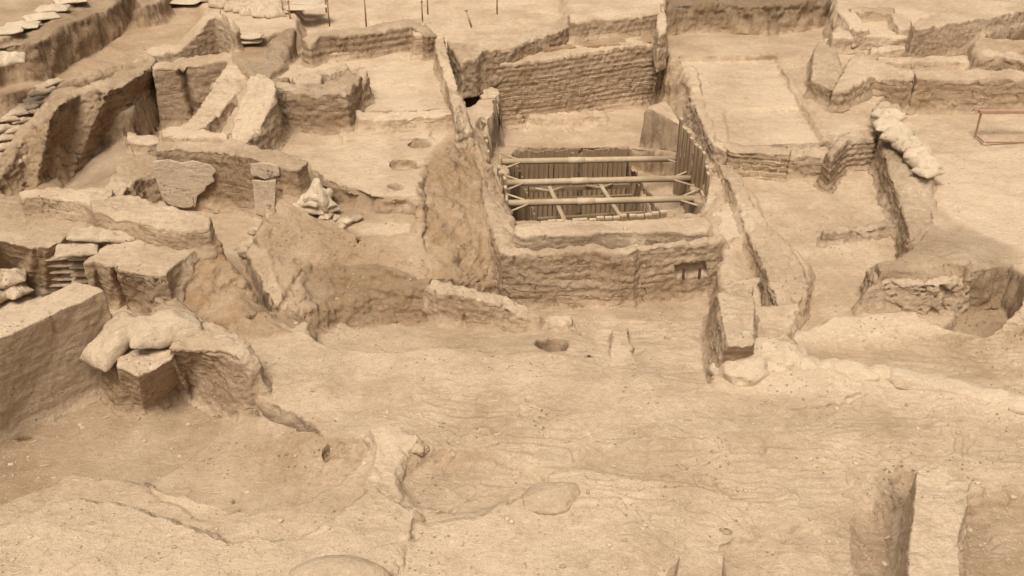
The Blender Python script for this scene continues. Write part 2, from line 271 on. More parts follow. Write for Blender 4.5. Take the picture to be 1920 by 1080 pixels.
# ------------------------------------------------------------------ relief of the dig
# (outline in photo pixels at height z, or (px, py, z of the outline[, z of the ground]); z; width of the edge in m; (dust, orange, grey, roughness))
DUSTY = (.80, .05, 0, .30); SOIL = (.26, .45, .15, .8); ROUGH = (.42, .25, .25, 1.0); ORANGE = (.45, .6, .05, .8); GREY = (.45, .05, .6, .5); PALE = (1.0, 0, 0, .3)
TERRAIN = [
 # far left: upper bank, slope and trench
 ([(-900,60,.9),(-60,60,.9),(240,-20,1.0),(480,-60,1.0),(480,60,.9),(300,100,.8),(110,165,.8),(-60,240,.8),(-900,500,.8)], 0, .3, (.42,.6,.05,.6)),
 ([(-900,300),(-60,110),(0,88),(40,84),(70,82),(120,54),(172,32),(218,8),(232,-12),(230,-120),(-900,-60)], 1.34, .10, (.30,.3,.5,1.5)),
 ([(-60,100),(20,66),(60,44),(100,24),(140,0),(170,-30),(60,-60),(-60,20)], 1.40, .08, (.5,.15,.2,.6)),
 ([(240,-60),(320,-60),(306,2),(262,12)], 1.25, .15, (.45,.2,.4,1.0)),
 ([(0,175,.85),(115,150,.8),(100,200,.55),(50,290,.2),(20,375,-.2),(-120,430,-.3),(-300,300,.85)], 0, .1, SOIL),
 ([(284,118,.75),(434,98,.75),(432,108,.75),(411,152,.72),(374,206,.70),(345,240,.75),(300,246,.78),(289,272,.8),(300,340,.35),(285,402,.05),(200,352,.78),(36,357,.78),(-160,410,.7),(-220,330,.45),(0,270,.5),(60,215,.75),(100,203,.8),(150,170,.8),(205,162,.8),(245,150,.8)], -.15, .06, SOIL),
 ([(436,92,.78),(470,110,.78),(510,165,.7),(500,240,.55),(430,268,.55),(352,250,.6),(340,238,.62),(374,206,.68),(411,152,.72),(432,108,.75)], 0, .06, (.75,.1,.05,.6)),
 ([(110,360,-.3),(165,295,-.25),(237,246,.1),(262,258,.12),(295,266,.1),(285,320,.1),(230,372,.15),(180,380,.15)], 0, .12, (.5,.02,.35,.4)),
 ([(380,60),(440,60),(480,75),(560,50),(560,-20),(380,-20)], .98, .15, DUSTY),
 # far centre
 ([(440,112,.8),(480,78,1.0),(562,46,1.12),(576,62,1.08),(562,110,.7),(548,150,.66),(505,160,.8),(470,142,.85)], 0, .08, (.45,.05,.5,1.0)),
 ([(560,95),(620,97),(770,78),(825,68),(845,160),(690,160),(655,170),(545,152),(510,160),(556,108)], .66, .05, (.85,.05,0,.45)),
 ([(684,160),(840,158),(856,212),(668,218),(655,168)], .61, .07, (.9,0,0,.4)),
 ([(440,80),(515,85),(480,110),(440,112)], .85, .1, SOIL),
 ([(430,268),(505,240),(625,238),(665,228),(865,222),(885,250),(840,300),(800,330),(795,370),(760,388),(690,362),(612,338),(575,306),(455,270)], .46, .05, (.78,.1,.0,.45)),
 ([(632,238),(800,226),(812,258),(640,264)], .50, .05, (.8,.1,0,.4)),
 ([(836,80,.9,.6),(885,84,.9,.6),(905,120,.6,.1),(915,245,-.2,-.35),(882,248,.0,-.3),(858,140,.6,.2)], 0, .08, (.4,.3,.3,.9)),
 ([(1060,40),(1240,20),(1560,-60),(1560,-400),(1060,-400)], .98, .3, DUSTY),
 ([(868,120),(1070,80),(1245,60),(1245,95),(1130,108),(905,130)], .76, .06, SOIL),
 ([(1235,45),(1552,40),(1560,106),(1450,110),(1280,114),(1235,100)], .60, .06, (.65,.15,.1,.5)),
 ([(1246,-60),(1552,-60),(1552,0),(1440,14),(1330,8),(1250,14)], 1.08, .14, (.12,.15,.8,1.8)),
 ([(905,225),(1240,195),(1255,270),(1180,290),(960,295),(915,250)], -.3, .12, (.65,.15,.0,.35)),
 ([(1228,105,.66),(1282,116,.55),(1300,200,.40),(1352,288,.36),(1330,305,.0),(1270,300,-.25),(1222,240,-.28),(1235,180,-.1)], 0, .08, (.62,.2,.1,.9)),
 ([(1278,116),(1456,114),(1548,282),(1350,278),(1302,200)], .50, .04, (.85,.05,0,.2)),
 ([(1456,112),(1640,105),(1655,240),(1560,282),(1545,278)], .56, .05, (.7,.15,0,.4)),
 ([(1358,208),(1500,206),(1520,232),(1546,280),(1362,276)], .46, .08, (.8,.1,0,.15)),
 ([(1565,100),(1720,60),(1930,60),(1930,140),(1720,150),(1560,150)], .72, .08, DUSTY),
 ([(1560,-40),(2200,-40),(2200,30),(1900,18),(1715,60),(1560,60)], .95, .2, (.75,.1,0,.4)),
 ([(1818,70),(1860,45),(1990,25),(2300,0),(2300,150),(1990,110),(1920,98),(1870,112),(1832,120)], .98, .12, (.5,.3,.1,1.0)),
 ([(1838,125),(1870,114),(1930,102),(2000,110),(2000,140),(1850,138)], .45, .06, SOIL),
 # right: low floor, plateau, lobe and hollow
 ([(1370,306,.22),(1550,300,.22),(1645,290,.2),(1655,400,.1),(1700,400,.1),(1740,470,0),(1700,520,-.05),(1880,540,-.1),(1900,640,-.1),(1490,650,-.15),(1500,600,-.15),(1520,520,-.05),(1440,420,.1)], 0, .10, (.68,.15,.02,.35)),
 ([(1660,195),(1920,190),(2600,160),(2600,560),(1910,540),(1900,500),(1840,516),(1792,494),(1700,497),(1645,502),(1640,494),(1655,486),(1720,480),(1738,420),(1725,330),(1680,260)], .35, .09, (.72,.12,.02,.5)),
 ([(1740,290),(1960,270),(2600,250),(2600,500),(1930,480),(1890,455),(1800,420),(1760,380)], .37, .15, (1.0,0,0,.45)),
 ([(1640,500),(1740,425),(1800,420),(1890,460),(1900,510),(1840,522),(1790,503),(1700,510),(1630,516)], .35, .25, (.52,.1,.35,.5)),
 ([(1792,520,.3,-.05),(1902,505,.35,-.1),(1915,560,.2,-.25),(1860,612,.0,-.35),(1775,605,-.05,-.2),(1800,560,-.05,-.15)], 0, .06, (.40,.15,.3,.5)),
 ([(1490,625,-.1),(1560,592,-.05),(1700,588,-.05),(1770,612,-.05),(1850,618,-.05),(1915,565,.15),(2300,560,.2),(2300,680,0),(1640,655,-.1),(1490,650,-.12)], 0, .08, (1.0,0,0,.6)),
 ([(1490,650),(1610,650),(1700,640),(1920,632),(2300,650),(2300,790),(1920,770),(1700,720),(1500,690)], -.16, .22, (.60,.12,.05,.3)),
 ([(1300,292,.2),(1372,305,.25),(1400,350,.2),(1440,430,.15),(1430,540,-.1),(1350,545,.0),(1345,440,.2),(1325,410,.15)], 0, .08, (.75,.1,0,.5)),
 ([(1412,490,.02),(1430,520,-.05),(1448,560,-.15),(1478,612,-.25),(1425,625,-.3),(1413,560,-.25)], 0, .08, (.5,.2,.2,.7)),
 ([(1340,385),(1395,380),(1410,440),(1360,450)], .18, .05, PALE),
 # centre: hollow at the wall foot
 ([(575,600,-.2),(640,600,-.4),(800,600,-.36),(930,560,-.45),(1340,550,-.45),(1335,640,-.30),(1325,735,-.12),(1150,700,-.10),(1000,672,-.12),(700,660,-.04,-.32),(640,652,-.02,-.40),(592,640,-.02,-.3)], 0, .12, (.68,.15,.05,.5)),
 ([(1120,606,-.35),(1325,598,-.35),(1325,720,-.12),(1260,705,-.10),(1110,690,-.10)], 0, .04, (.8,.1,0,.4)),
 ([(1140,632,-.25),(1180,628,-.25),(1192,680,-.1),(1142,684,-.1)], -.14, .03, (.85,.1,0,.4)),
 # central mound, front and right slopes
 ([(562,322,.5),(612,338,.47),(700,362,.47),(795,372,.45),(800,520,.0),(800,608,-.35),(700,612,-.40),(640,612,-.40),(598,628,-.22),(548,622,-.03),(500,590,-.02),(470,535,.08),(450,474,.26),(486,425,.40),(522,366,.48)], 0, .07, (.40,.35,.10,1.5)),
 ([(590,408,.25),(640,404,.24),(760,402,.27),(785,420,.22),(780,450,.16),(680,450,.15)], 0, .2, (.7,.15,.05,.6)),
 ([(556,512,.06),(620,492,.10),(700,486,.12),(800,516,.06),(805,605,-.36),(700,615,-.42),(640,618,-.44),(595,628,-.30)], 0, .14, (.14,.3,.4,1.1)),
 ([(603,343,.47,.25),(650,352,.47,.25),(700,364,.47,.25),(785,380,.46,.28),(790,415,.28,.26),(740,420,.22,.22),(660,412,.24,.24),(615,395,.28,.28)], 0, .05, (.45,.3,.2,.8)),
 ([(450,474,.2),(475,458,.26),(500,470,.26),(516,520,.12),(545,565,.0),(522,580,-.05),(490,535,.05),(458,500,.14)], 0, .07, (.62,.15,.1,.6)),
 ([(452,505,.05,-.25),(470,520,.0,-.28),(500,565,-.05,-.25),(505,592,-.08,-.2),(480,580,-.05,-.25),(462,545,-.02,-.28)], 0, .05, (.4,.3,.2,.5)),
 ([(800,296,.48),(832,262,.46),(882,250,.4),(905,290,.2),(925,330,.10),(942,430,.02),(965,470,-.1),(938,550,-.42),(870,538,-.10),(800,520,.04),(790,400,.3)], 0, .14, (.40,.7,.0,1.5)),
 ([(880,245,.4),(905,240,.2),(930,300,.1),(962,420,.05),(975,470,-.1),(950,480,-.1),(935,430,.05),(905,320,.2)], 0, .05, (.55,.35,.2,1.1)),
 # the shored pit
 ([(930,278,-.3,-.28),(1182,276,-.3,-.28),(1300,290,.0,.0),(1345,420,.05,.05),(945,430,.05,.05),(915,300,.0,.0)], 0, .05, (.6,.3,.1,.6)),
 ([(962,437,.22),(1100,438,.22),(1335,432,.22),(1352,439,.25),(1200,453,.25),(1150,462,.25),(1110,456,.25),(936,465,.25)], -.15, .05, (.5,.2,.1,.5)),
 ([(1176,282,-.3,-.55),(1288,292,.0,-.4),(1306,402,.0,-.5),(1250,404,.0,-.6),(1176,404,.0,-.6)], 0, .06, (.55,.35,.1,.8)),
 ([(972,281,-.3,-1.9),(1178,278,-.3,-1.9),(1256,398,.05,-1.9),(1258,404,.05,-1.9),(958,410,.05,-1.9),(948,360,.05,-1.9),(955,300,0,-1.9)], 0, .04, (.45,.3,.1,.8)),
 # left middle
 ([(300,392,.0),(385,392,.0),(500,392,.02),(495,440,.02),(452,470,.0),(480,560,-.1),(500,600,-.1),(440,560,.1),(400,470,.1)], 0, .08, (.7,.2,.05,.5)),
 ([(-500,600),(-60,420),(0,400),(200,400),(200,500),(150,560),(0,640),(-500,900)], -.15, .1, SOIL),
 ([(245,440,.6),(330,430,.7),(395,420,.75),(440,500,.4),(475,560,.1),(548,632,.0),(500,640,0),(380,600,.15),(300,575,.2),(290,540,.35),(318,505,.5),(357,473,.55)], 0, .10, (.36,.9,.0,1.2)),
 ([(258,600,.25),(300,555,.3),(370,590,.25),(400,615,.1),(330,640,.1)], 0, .08, (.8,.1,.0,.6)),
 # foreground
 ([(-500,1200),(-300,1130),(0,978),(100,930),(160,930),(250,948),(385,985),(440,1001),(560,1000),(640,958),(700,902),(790,950),(800,1000),(700,1300),(-500,1400)], .10, .10, (.92,.05,0,.6)),
 ([(-600,1100),(-300,900),(0,790),(170,735),(345,715),(450,775),(520,805),(590,840),(616,868),(680,880),(688,905),(640,955),(590,988),(500,1004),(440,1005),(385,988),(250,950),(150,935),(0,1000),(-300,1120)], -.27, .05, (.48,.12,.1,.3)),
 ([(450,772,-.18),(520,788,-.04),(590,806,-.01),(625,818,-.01),(692,826,-.03),(697,866,-.15),(684,902,-.29),(630,945,-.30),(585,975,-.30),(500,992,-.28),(440,994,-.28),(250,925,-.26),(400,825,-.23)], 0, .06, (.62,.10,.05,.35)),
 ([(742,880,0,-.06),(800,850,0,-.09),(900,850,0,-.10),(1050,900,0,-.08),(980,940,0,-.08),(860,960,0,-.07),(780,940,0,-.05)], 0, .12, (.70,.1,.05,.5)),
 ([(905,975,.0,.06),(960,945,.0,.07),(1050,893,0,.09),(1130,903,0,.09),(1300,920,0,.07),(1440,950,0,.03),(1400,1010,0,.02),(1250,1090,0,.02),(1000,1200,0,.04),(700,1200,0,.05),(790,990,0,.05)], 0, .07, (.88,.06,0,.45)),
 ([(1352,716),(1375,655),(1450,660),(1560,685),(1700,706),(1920,752),(2300,830),(2300,880),(1920,790),(1700,745),(1500,735)], .03, .30, (1.0,0,0,1.0)),
 ([(1590,990),(1665,975),(1700,900),(1716,930),(1700,1090),(1590,1090)], -.10, .22, (.55,.15,.15,.7)),
 ([(1655,925),(1690,905),(1712,915),(1700,1045),(1672,1040),(1650,960)], -.14, .24, (.4,.15,.3,.8)),
 ([(1360,1035),(1480,990),(1590,985),(1575,1200),(1360,1200)], -.04, .07, (.72,.1,.0,.5)),
 ([(1800,960),(1930,930),(2300,900),(2300,1200),(1790,1200)], -.12, .16, (.55,.2,.1,.7)),
]
# (px, py, z, radius x, radius y, depth, softness)
HOLES = [(787,272,.45,.16,.13,.11,.25),(757,306,.45,.19,.16,.10,.2),(785,311,.45,.09,.08,.08,.3),(744,350,.45,.10,.085,.12,.3),
 (1034,632,-.15,.20,.17,.26,.3),(905,652,-.15,.13,.10,.05,.6),(1102,662,-.15,.035,.03,.08,.5),(1248,640,-.3,.05,.045,.05,.5),(1205,657,-.15,.06,.05,.02,.6),
 (615,835,-.03,.035,.06,.08,.5),(1355,998,.02,.05,.02,.03,.6),(1670,915,0,.07,.03,.04,.5),
 (42,800,-.15,.07,.05,.12,.5),(676,465,.1,.03,.03,.08,.5),(1462,1005,0,.03,.03,.02,.6)]
GROOVES = [([(790,985),(830,960),(880,925),(900,915)],0,.015,.025),([(960,955),(1000,935),(1030,915)],0,.02,.035),([(700,1052),(760,1030),(800,1008)],0,.015,.02),
 ([(230,912),(300,950),(385,988)],-.1,.03,.02),([(1455,118),(1500,190),(1545,270)],.42,.03,.03),([(632,258),(700,260),(760,255)],.47,.012,.03),
 ([(1470,768),(1570,755),(1625,735)],0,.02,.03),([(480,620),(540,560),(560,520)],-.05,.03,.05)]

# ------------------------------------------------------------------ ground sheet
def sstep(a): a = np.clip(a, 0, 1); return a*a*(3-2*a)
def base_height(X, Y):
    return np.interp(Y, [0, 8, 12, 17, 21, 60], [0, 0, .25, .75, .95, 1.0]) + 0*X
cols = np.concatenate([-np.geomspace(4000, 330, 14), np.linspace(-300, -50, 26), np.linspace(-42, 1962, 1060), np.linspace(1970, 2220, 26), np.geomspace(2260, 6000, 14)])
pys = np.linspace(1230, -75, 1500)
zt_ = .25
v_ = (pys-540)/F; Yf = (CT-v_*ST)*(zt_-H)/(-ST-v_*CT)
Yn = np.linspace(.4, Yf[0]-.05, 12); Yfar = np.concatenate([np.linspace(Yf[-1]+.15, Yf[-1]+4, 24), np.geomspace(Yf[-1]+4.5, 500, 26)])
def XY(U, Y): return (U-960)/F*(CT*Y+(H-zt_)*ST), Y
def eval_ground(X, Y):
    shp = X.shape; x = X.ravel(); y = Y.ravel()
    wx = .045*fbm(x*1.7, y*1.7, 0*x, 2, 3)+.022*fbm(x*7, y*7, 0*x, 3, 9); wy = .045*fbm(x*1.7, y*1.7, 0*x, 2, 13)+.022*fbm(x*7, y*7, 0*x, 3, 19)
    qx = x+wx; qy = y+wy
    z = base_height(x, y); A = np.empty((len(x), 4)); A[:] = (.74, .08, 0, .45)
    for (poly, zz, wd, tint) in TERRAIN:
        V = resolve(poly, zz); V[:, 2] = [q[3] if len(q) > 3 else v for q, v in zip(poly, (V[:, 2] if any(len(q) > 2 for q in poly) and zz == 0 else [zz]*len(poly)))]; m = wd*.5+.02
        k = np.nonzero((qx > V[:, 0].min()-m) & (qx < V[:, 0].max()+m) & (qy > V[:, 1].min()-m) & (qy < V[:, 1].max()+m))[0]
        if not len(k): continue
        a_, b_ = qx[k], qy[k]; sd_ = sdf(a_, b_, V); al = sstep(sd_/wd+.5)
        j = al > 0; k = k[j]; al = al[j]
        z[k] = z[k]*(1-al)+mvc(a_[j], b_[j], V)*al
        if tint is not None: A[k] = A[k]*(1-al[:, None])+np.array(tint)*al[:, None]
    for (cx, cy, zc, r1, r2, dep, soft) in HOLES:
        c = P(cx, cy, zc); d = np.sqrt(((qx-c.x)/r1)**2+((qy-c.y)/r2)**2)
        z -= dep*sstep((1-d)/soft)
        A[:, 0] -= .25*sstep((1-d)/.1)
    for (pl, zc, wd, dep) in GROOVES:
        pts = [P(a, b, zc) for a, b in pl]; d = np.full(x.shape, 9.)
        lo = min(p.x for p in pts)-.3, min(p.y for p in pts)-.3; hi = max(p.x for p in pts)+.3, max(p.y for p in pts)+.3
        k = np.nonzero((qx > lo[0]) & (qx < hi[0]) & (qy > lo[1]) & (qy < hi[1]))[0]; dd = np.full(len(k), 9.)
        for a, b in zip(pts, pts[1:]):
            ex, ey = b.x-a.x, b.y-a.y; t = np.clip(((qx[k]-a.x)*ex+(qy[k]-a.y)*ey)/(ex*ex+ey*ey), 0, 1)
            dd = np.minimum(dd, np.hypot(qx[k]-a.x-ex*t, qy[k]-a.y-ey*t))
        z[k] -= dep*np.exp(-(dd/wd)**2)
    return z.reshape(shp), A.reshape(shp+(4,))
U, YY = np.meshgrid(cols, Yf, indexing='ij'); XX, _ = XY(U, YY)
ZZ, AA = eval_ground(XX, YY)
# rows follow the relief, so that steep faces get their share of vertices
pxm = F/(YY*CT+(H-ZZ)*ST)
seg = pxm[:, 1:]*(.62*np.abs(np.diff(YY, axis=1))+.95*np.abs(np.diff(ZZ, axis=1)))
kern = np.exp(-(np.arange(-44, 45)/22.)**2); kern /= kern.sum()
pad = np.pad(seg, ((44, 44), (0, 0)), 'edge'); segb = sum(kern[i]*pad[i:i+seg.shape[0]] for i in range(89))
cum = np.concatenate([np.zeros((len(cols), 1)), np.cumsum(segb, axis=1)], axis=1); cum /= cum[:, -1:]
NR = 1040; tt = np.linspace(0, 1, NR)
Yr = np.empty((len(cols), NR)); Zr = np.empty((len(cols), NR)); Ar = np.empty((len(cols), NR, 4))
for i in range(len(cols)):
    Yr[i] = np.interp(tt, cum[i], YY[i])
    fi = np.interp(Yr[i], YY[i], np.arange(len(Yf))); f0 = np.minimum(fi.astype(int), len(Yf)-2); fr = fi-f0
    Zr[i] = ZZ[i, f0]*(1-fr)+ZZ[i, f0+1]*fr; Ar[i] = AA[i, f0]*(1-fr)[:, None]+AA[i, f0+1]*fr[:, None]
def outer(Yl):
    Ub, Yb = np.meshgrid(cols, Yl, indexing='ij'); Xb, _ = XY(Ub, Yb); Zb, Ab = eval_ground(Xb, Yb); return Yb, Zb, Ab
o1 = outer(Yn); o2 = outer(Yfar)
YG = np.concatenate([o1[0], Yr, o2[0]], 1); ZG = np.concatenate([o1[1], Zr, o2[1]], 1); AG = np.concatenate([o1[2], Ar, o2[2]], 1)
XG, _ = XY(np.repeat(cols[:, None], YG.shape[1], 1), YG)
def gnormal(X, Y, Z):
    Pn = np.stack([X, Y, Z], -1); a = np.gradient(Pn, axis=0); b = np.gradient(Pn, axis=1)
    n_ = np.cross(a, b); n_ /= np.linalg.norm(n_, axis=-1, keepdims=True)+1e-12; return n_
nn = gnormal(XG, YG, ZG)
x, y, z = XG, YG, ZG
steep = sstep((1-nn[..., 2])*2.2); rough = AG[..., 3]
near = np.clip(30/np.maximum(YG, 1), 0, 1)
disp = .040*fbm(x*1.3, y*1.3, z*1.3, 2, 1)*(.5+rough)
disp += (.010+.028*rough)*fbm(x*4.5, y*4.5, z*4.5, 2, 5)*(.42+.8*steep)
disp += (.002+.010*rough)*(.4+.6*steep)*fbm(x*17, y*17, z*17, 3, 8)
lamq = 4.5*fbm(x*.55+.25*fbm(x*2, y*2, 0*z, 2, 40), y*1.5, 0*z, 3, 60)+1.2*y; lam = lamq-np.floor(lamq)
lammask = (1-steep)*np.clip(fbm(x*.45, y*.6, 0*z, 2, 71)*1.2+.45, 0, 1)*sstep((YG-4.5)/1.0)*sstep((9.5-YG)/1.0)*sstep((XG+1.6)/1.2)
disp += .026*lammask*(lam**1.5-.4)*np.clip(1-lam, 0, .08)/.08
disp += .006*(1-steep)*rough*ridged(x*2.2+.4*fbm(x*2, y*2, z, 2, 40), y*5, z*5, 3, 22)           # shallow combed marks across flat ground
disp += steep*(.010+.010*np.minimum(rough, 1))*fbm(x*1.6, y*1.6, z*13, 3, 30)                                  # strata on faces
disp += steep*rough*.030*(ridged(x*5, y*5, z*8, 3, 33)-.3)
D = nn*disp[..., None]
XG2, YG2, ZG2 = XG+D[..., 0], YG+D[..., 1], ZG+D[..., 2]
nc, nr = XG.shape
idx = np.arange(nc*nr).reshape(nc, nr)
fa = np.stack([idx[:-1, :-1], idx[1:, :-1], idx[1:, 1:], idx[:-1, 1:]], -1).reshape(-1, 4)
me = bpy.data.meshes.new('ground')
me.vertices.add(nc*nr); me.vertices.foreach_set('co', np.stack([XG2, YG2, ZG2], -1).astype(np.float32).ravel())
me.loops.add(fa.size); me.loops.foreach_set('vertex_index', fa.ravel().astype(np.int32))
me.polygons.add(len(fa)); me.polygons.foreach_set('loop_start', (np.arange(len(fa))*4).astype(np.int32))
me.polygons.foreach_set('use_smooth', np.ones(len(fa), bool)); me.update(calc_edges=True)
tn_ = AG[..., :3].reshape(-1, 3).copy()
st = steep.reshape(-1)
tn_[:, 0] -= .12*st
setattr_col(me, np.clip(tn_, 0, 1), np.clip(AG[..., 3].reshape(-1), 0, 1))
ground = link('ground', me, M['earth']); tag(ground, kind='structure')
def ground_z(x_, y_):
    u = 960+x_*F/(CT*y_+(H-zt_)*ST); i = int(np.clip(np.searchsorted(cols, u), 1, nc-1)); 
    if abs(cols[i-1]-u) < abs(cols[i]-u): i -= 1
    j = int(np.clip(np.searchsorted(YG[i], y_), 1, nr-1)); return float(ZG2[i, j])

def ground_zv(x_, y_):
    u = 960+x_*F/(CT*y_+(H-zt_)*ST); i = np.clip(np.searchsorted(cols, u), 1, nc-1); i = np.where(np.abs(cols[i-1]-u) < np.abs(cols[i]-u), i-1, i)
    o = np.empty(len(x_))
    for c in np.unique(i):
        k = i == c; o[k] = np.interp(y_[k], YG[c], ZG2[c])
    return o

# ------------------------------------------------------------------ walls
def build_wall(name, label, cat, top, zt, zb, mat='mud', tint=(.55, .15, .1), rough=.5, batter=.04, crack=(), niche=(), part=None, pits=0, smooth=2, group=None, parent=None, vox=None, courses=0):
    """solid block of mud: 'top' outline in photo pixels at height zt (or its own z), standing on zb; worn and cracked"""
    n = len(top); T = []; B = []
    for q in top:
        T.append(P(q[0], q[1], q[2] if len(q) > 2 and q[2] is not None else zt))
    cx = sum(p.x for p in T)/n; cy = sum(p.y for p in T)/n
    area = sum(T[i].x*T[(i+1) % n].y-T[(i+1) % n].x*T[i].y for i in range(n))
    for i, q in enumerate(top):
        if len(q) > 3: B.append(P(q[3], q[4], zb)); continue
        a, b, c = T[i-1], T[i], T[(i+1) % n]
        e1 = Vector((b.x-a.x, b.y-a.y)).normalized(); e2 = Vector((c.x-b.x, c.y-b.y)).normalized()
        nv = Vector((e1.y+e2.y, -e1.x-e2.x)); nv = nv.normalized() if nv.length > 1e-4 else Vector((0, 0))
        if area < 0: nv = -nv
        B.append(Vector((b.x+nv.x*batter, b.y+nv.y*batter, zb)))
    B = [b+(b-t)*.22 for b, t in zip(B, T)]      # carry every face on below the ground
    bm = bmesh.new(); tv = [bm.verts.new(p) for p in T]; bv = [bm.verts.new(p) for p in B]
    f1 = bm.faces.new(tv); f2 = bm.faces.new(list(reversed(bv)))
    for i in range(n): bm.faces.new((tv[i], bv[i], bv[(i+1) % n], tv[(i+1) % n]))
    bmesh.ops.triangulate(bm, faces=[f1, f2]); bmesh.ops.recalc_face_normals(bm, faces=bm.faces)
    m0 = bpy.data.meshes.new('tmp'); bm.to_mesh(m0); bm.free()
    o = bpy.data.objects.new('tmp', m0); COL.objects.link(o)
    dist = math.hypot(cy, H-zt); v = vox or min(.026, max(.010, dist*.0014))
    r = o.modifiers.new('r', 'REMESH'); r.mode = 'VOXEL'; r.voxel_size = v
    sm = o.modifiers.new('s', 'SMOOTH'); sm.factor = .5; sm.iterations = 1
    dg = bpy.context.evaluated_depsgraph_get(); me = bpy.data.meshes.new_from_object(o.evaluated_get(dg))
    bpy.data.objects.remove(o); bpy.data.meshes.remove(m0)
    co = getco(me); no = getno(me); x, y, z = co.T; sd_ = (hash(label) % 97)*0+len(label)*1.37+cx
    fl = np.clip(no[:, 2], 0, 1)                # 1 on top, 0 on faces
    d = (.006+.010*rough)*fbm(x*2.2, y*2.2, z*2.2, 2, sd_)
    d += (.001+.016*rough)*fbm(x*6, y*6, z*6, 3, sd_+5)*(.55-.2*fl)
    d += (.004+.014*rough)*fbm(x*15, y*15, z*15, 4, sd_+9)
    d -= (.009*rough)*np.clip(fbm(x*9, y*9, z*9, 2, sd_+90)-.35, 0, 1)*2
    d += (1-fl)*(.004+.009*rough)*fbm(x*1.8, y*1.8, z*16, 3, sd_+2)+(1-fl)*(.003+.006*rough)*ridged(x*4, y*4, z*5, 3, sd_+33)
    d -= rough*.035*np.clip(ridged(x*3.2, y*3.2, z*3.2, 2, sd_+20)-.72, 0, 1)*3*.5
    if pits: d -= (1-.6*fl)*pits*sstep((fbm(x*5, y*5, z*5, 2, sd_+71)-.30)/.25)+(1-.6*fl)*pits*.5*sstep((fbm(x*13, y*13, z*13, 2, sd_+77)-.35)/.2)
    for (a, b, wd, dep) in crack:               # a -> b: photo pixels on the face, the cleft runs between them
        pa = P(a[0], a[1], a[2] if len(a) > 2 else zt); e = Vector((b[0]-a[0], b[1]-a[1]))
        # project vertices back to find the plane through the eye-free line: use world distance to the vertical plane of the wall
        pb = P(b[0], b[1], b[2] if len(b) > 2 else zb)
        ln = pb-pa; L2 = ln.dot(ln); t = ((x-pa.x)*ln.x+(y-pa.y)*ln.y+(z-pa.z)*ln.z)/L2; t = np.clip(t, -.02, 1.02)
        wob = .018*fbm(z*9, z*0+1.3, z*0, 2, sd_)
        dx = x-pa.x-ln.x*t+wob; dyy = y-pa.y-ln.y*t; dz = z-pa.z-ln.z*t
        d -= dep*np.exp(-((dx*dx+dz*dz+.15*dyy*dyy)/(wd*wd)))*(np.abs(dyy) < .45)
    for (a, b, e, f, dep) in niche:             # a, b: ends of the face's top edge; e, f: opposite corners of the recess on the face
        q0 = face_pt(e[0], e[1], a, b); q1 = face_pt(f[0], f[1], a, b)
        ins = np.minimum(np.minimum(x-q0.x, q1.x-x), np.minimum(q0.z-z, z-q1.z))+.02*fbm(x*8, z*8, x*0, 2, 3)
        co[:, 1] += dep*sstep(ins/.03)*(no[:, 1] < .3)*(y < max(q0.y, q1.y)+.12)
    if courses:
        d += (1-fl)*.0055*np.clip(np.sin(z*2*math.pi/courses+.5*fbm(x*1.2, y*1.2, z, 2, 2))*1.6, -1, 1)
        row = np.floor(z/courses+.5*fbm(x*1.2, y*1.2, z, 2, 2)/6.28); fr_ = (x+.6*y)/.26+.5*(row % 2)+.15*fbm(row, row*1.7, z*0, 1, 5); fr_ = np.abs(fr_-np.floor(fr_)-.5)
        d -= (1-fl)*.007*(fr_ > .44)
    co = co+no*d[:, None]
    # crumbled upper edge, uneven top, foot melting into the ground
    V2 = np.array([p[:] for p in T]); sd2 = sdf(x, y, V2); ztop = mvc(x, y, V2) if np.ptp(V2[:, 2]) > 1e-6 else zt
    topness = sstep((z-(ztop-.10))/.09)
    co[:, 2] -= topness*(.010+.055*rough)*np.clip(fbm(x*5.5, y*5.5, z*0, 3, sd_+200)+.15, 0, 1)*np.exp(-(sd2/.085)**2)
    co[:, 2] += topness*(.012+.028*rough)*fbm(x*2.6, y*2.6, z*0, 3, sd_+210)
    gz = ground_zv(x, y); hgt = z-gz; foot = np.clip(1-hgt/.13, 0, 1)**2*(hgt > -.3)*(1-fl)
    co[:, :2] += no[:, :2]*(foot*(.045+.03*fbm(x*6, y*6, z*0, 2, sd_+220)))[:, None]
    setco(me, co)
    me.polygons.foreach_set('use_smooth', np.ones(len(me.polygons), bool))
    tn = np.empty((len(co), 3)); tn[:] = tint
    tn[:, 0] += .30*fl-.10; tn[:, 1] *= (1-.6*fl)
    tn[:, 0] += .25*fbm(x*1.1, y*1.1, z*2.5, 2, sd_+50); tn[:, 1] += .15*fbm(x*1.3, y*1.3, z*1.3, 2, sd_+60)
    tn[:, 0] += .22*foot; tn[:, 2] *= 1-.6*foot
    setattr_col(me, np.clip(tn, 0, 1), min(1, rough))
    me.name = name; me.materials.clear()
    # origin at the wall's foot
    org = Vector((cx, cy, zb)); setco(me, getco(me)-np.array(org[:]))
    o = link(name, me, M[mat], parent)
    o.location = org if parent is None else org-parent.location
    if parent is None: tag(o, label, cat, group)
    return o
def face_pt(px, py, a, b, off=0.0):         # where the photo ray meets the upright plane through a-b
    A = P(*a); B = P(*b); e = Vector((B.x-A.x, B.y-A.y, 0)).normalized(); nr_ = Vector((e.y, -e.x, 0))
    o_ = Vector((0, 0, H)); d_ = P(px, py, 0)-o_
    t = (A-o_).dot(nr_)/d_.dot(nr_); q = o_+d_*t
    return q+nr_*(off if nr_.dot(-d_) > 0 else -off)
def on_ground(px, py, lift=0.0):            # where the photo ray meets the ground sheet
    z_ = 1.7
    while z_ > -1.6:
        p = P(px, py, z_)
        if z_ <= ground_z(p.x, p.y): break
        z_ -= .01
    p.z += lift; return p
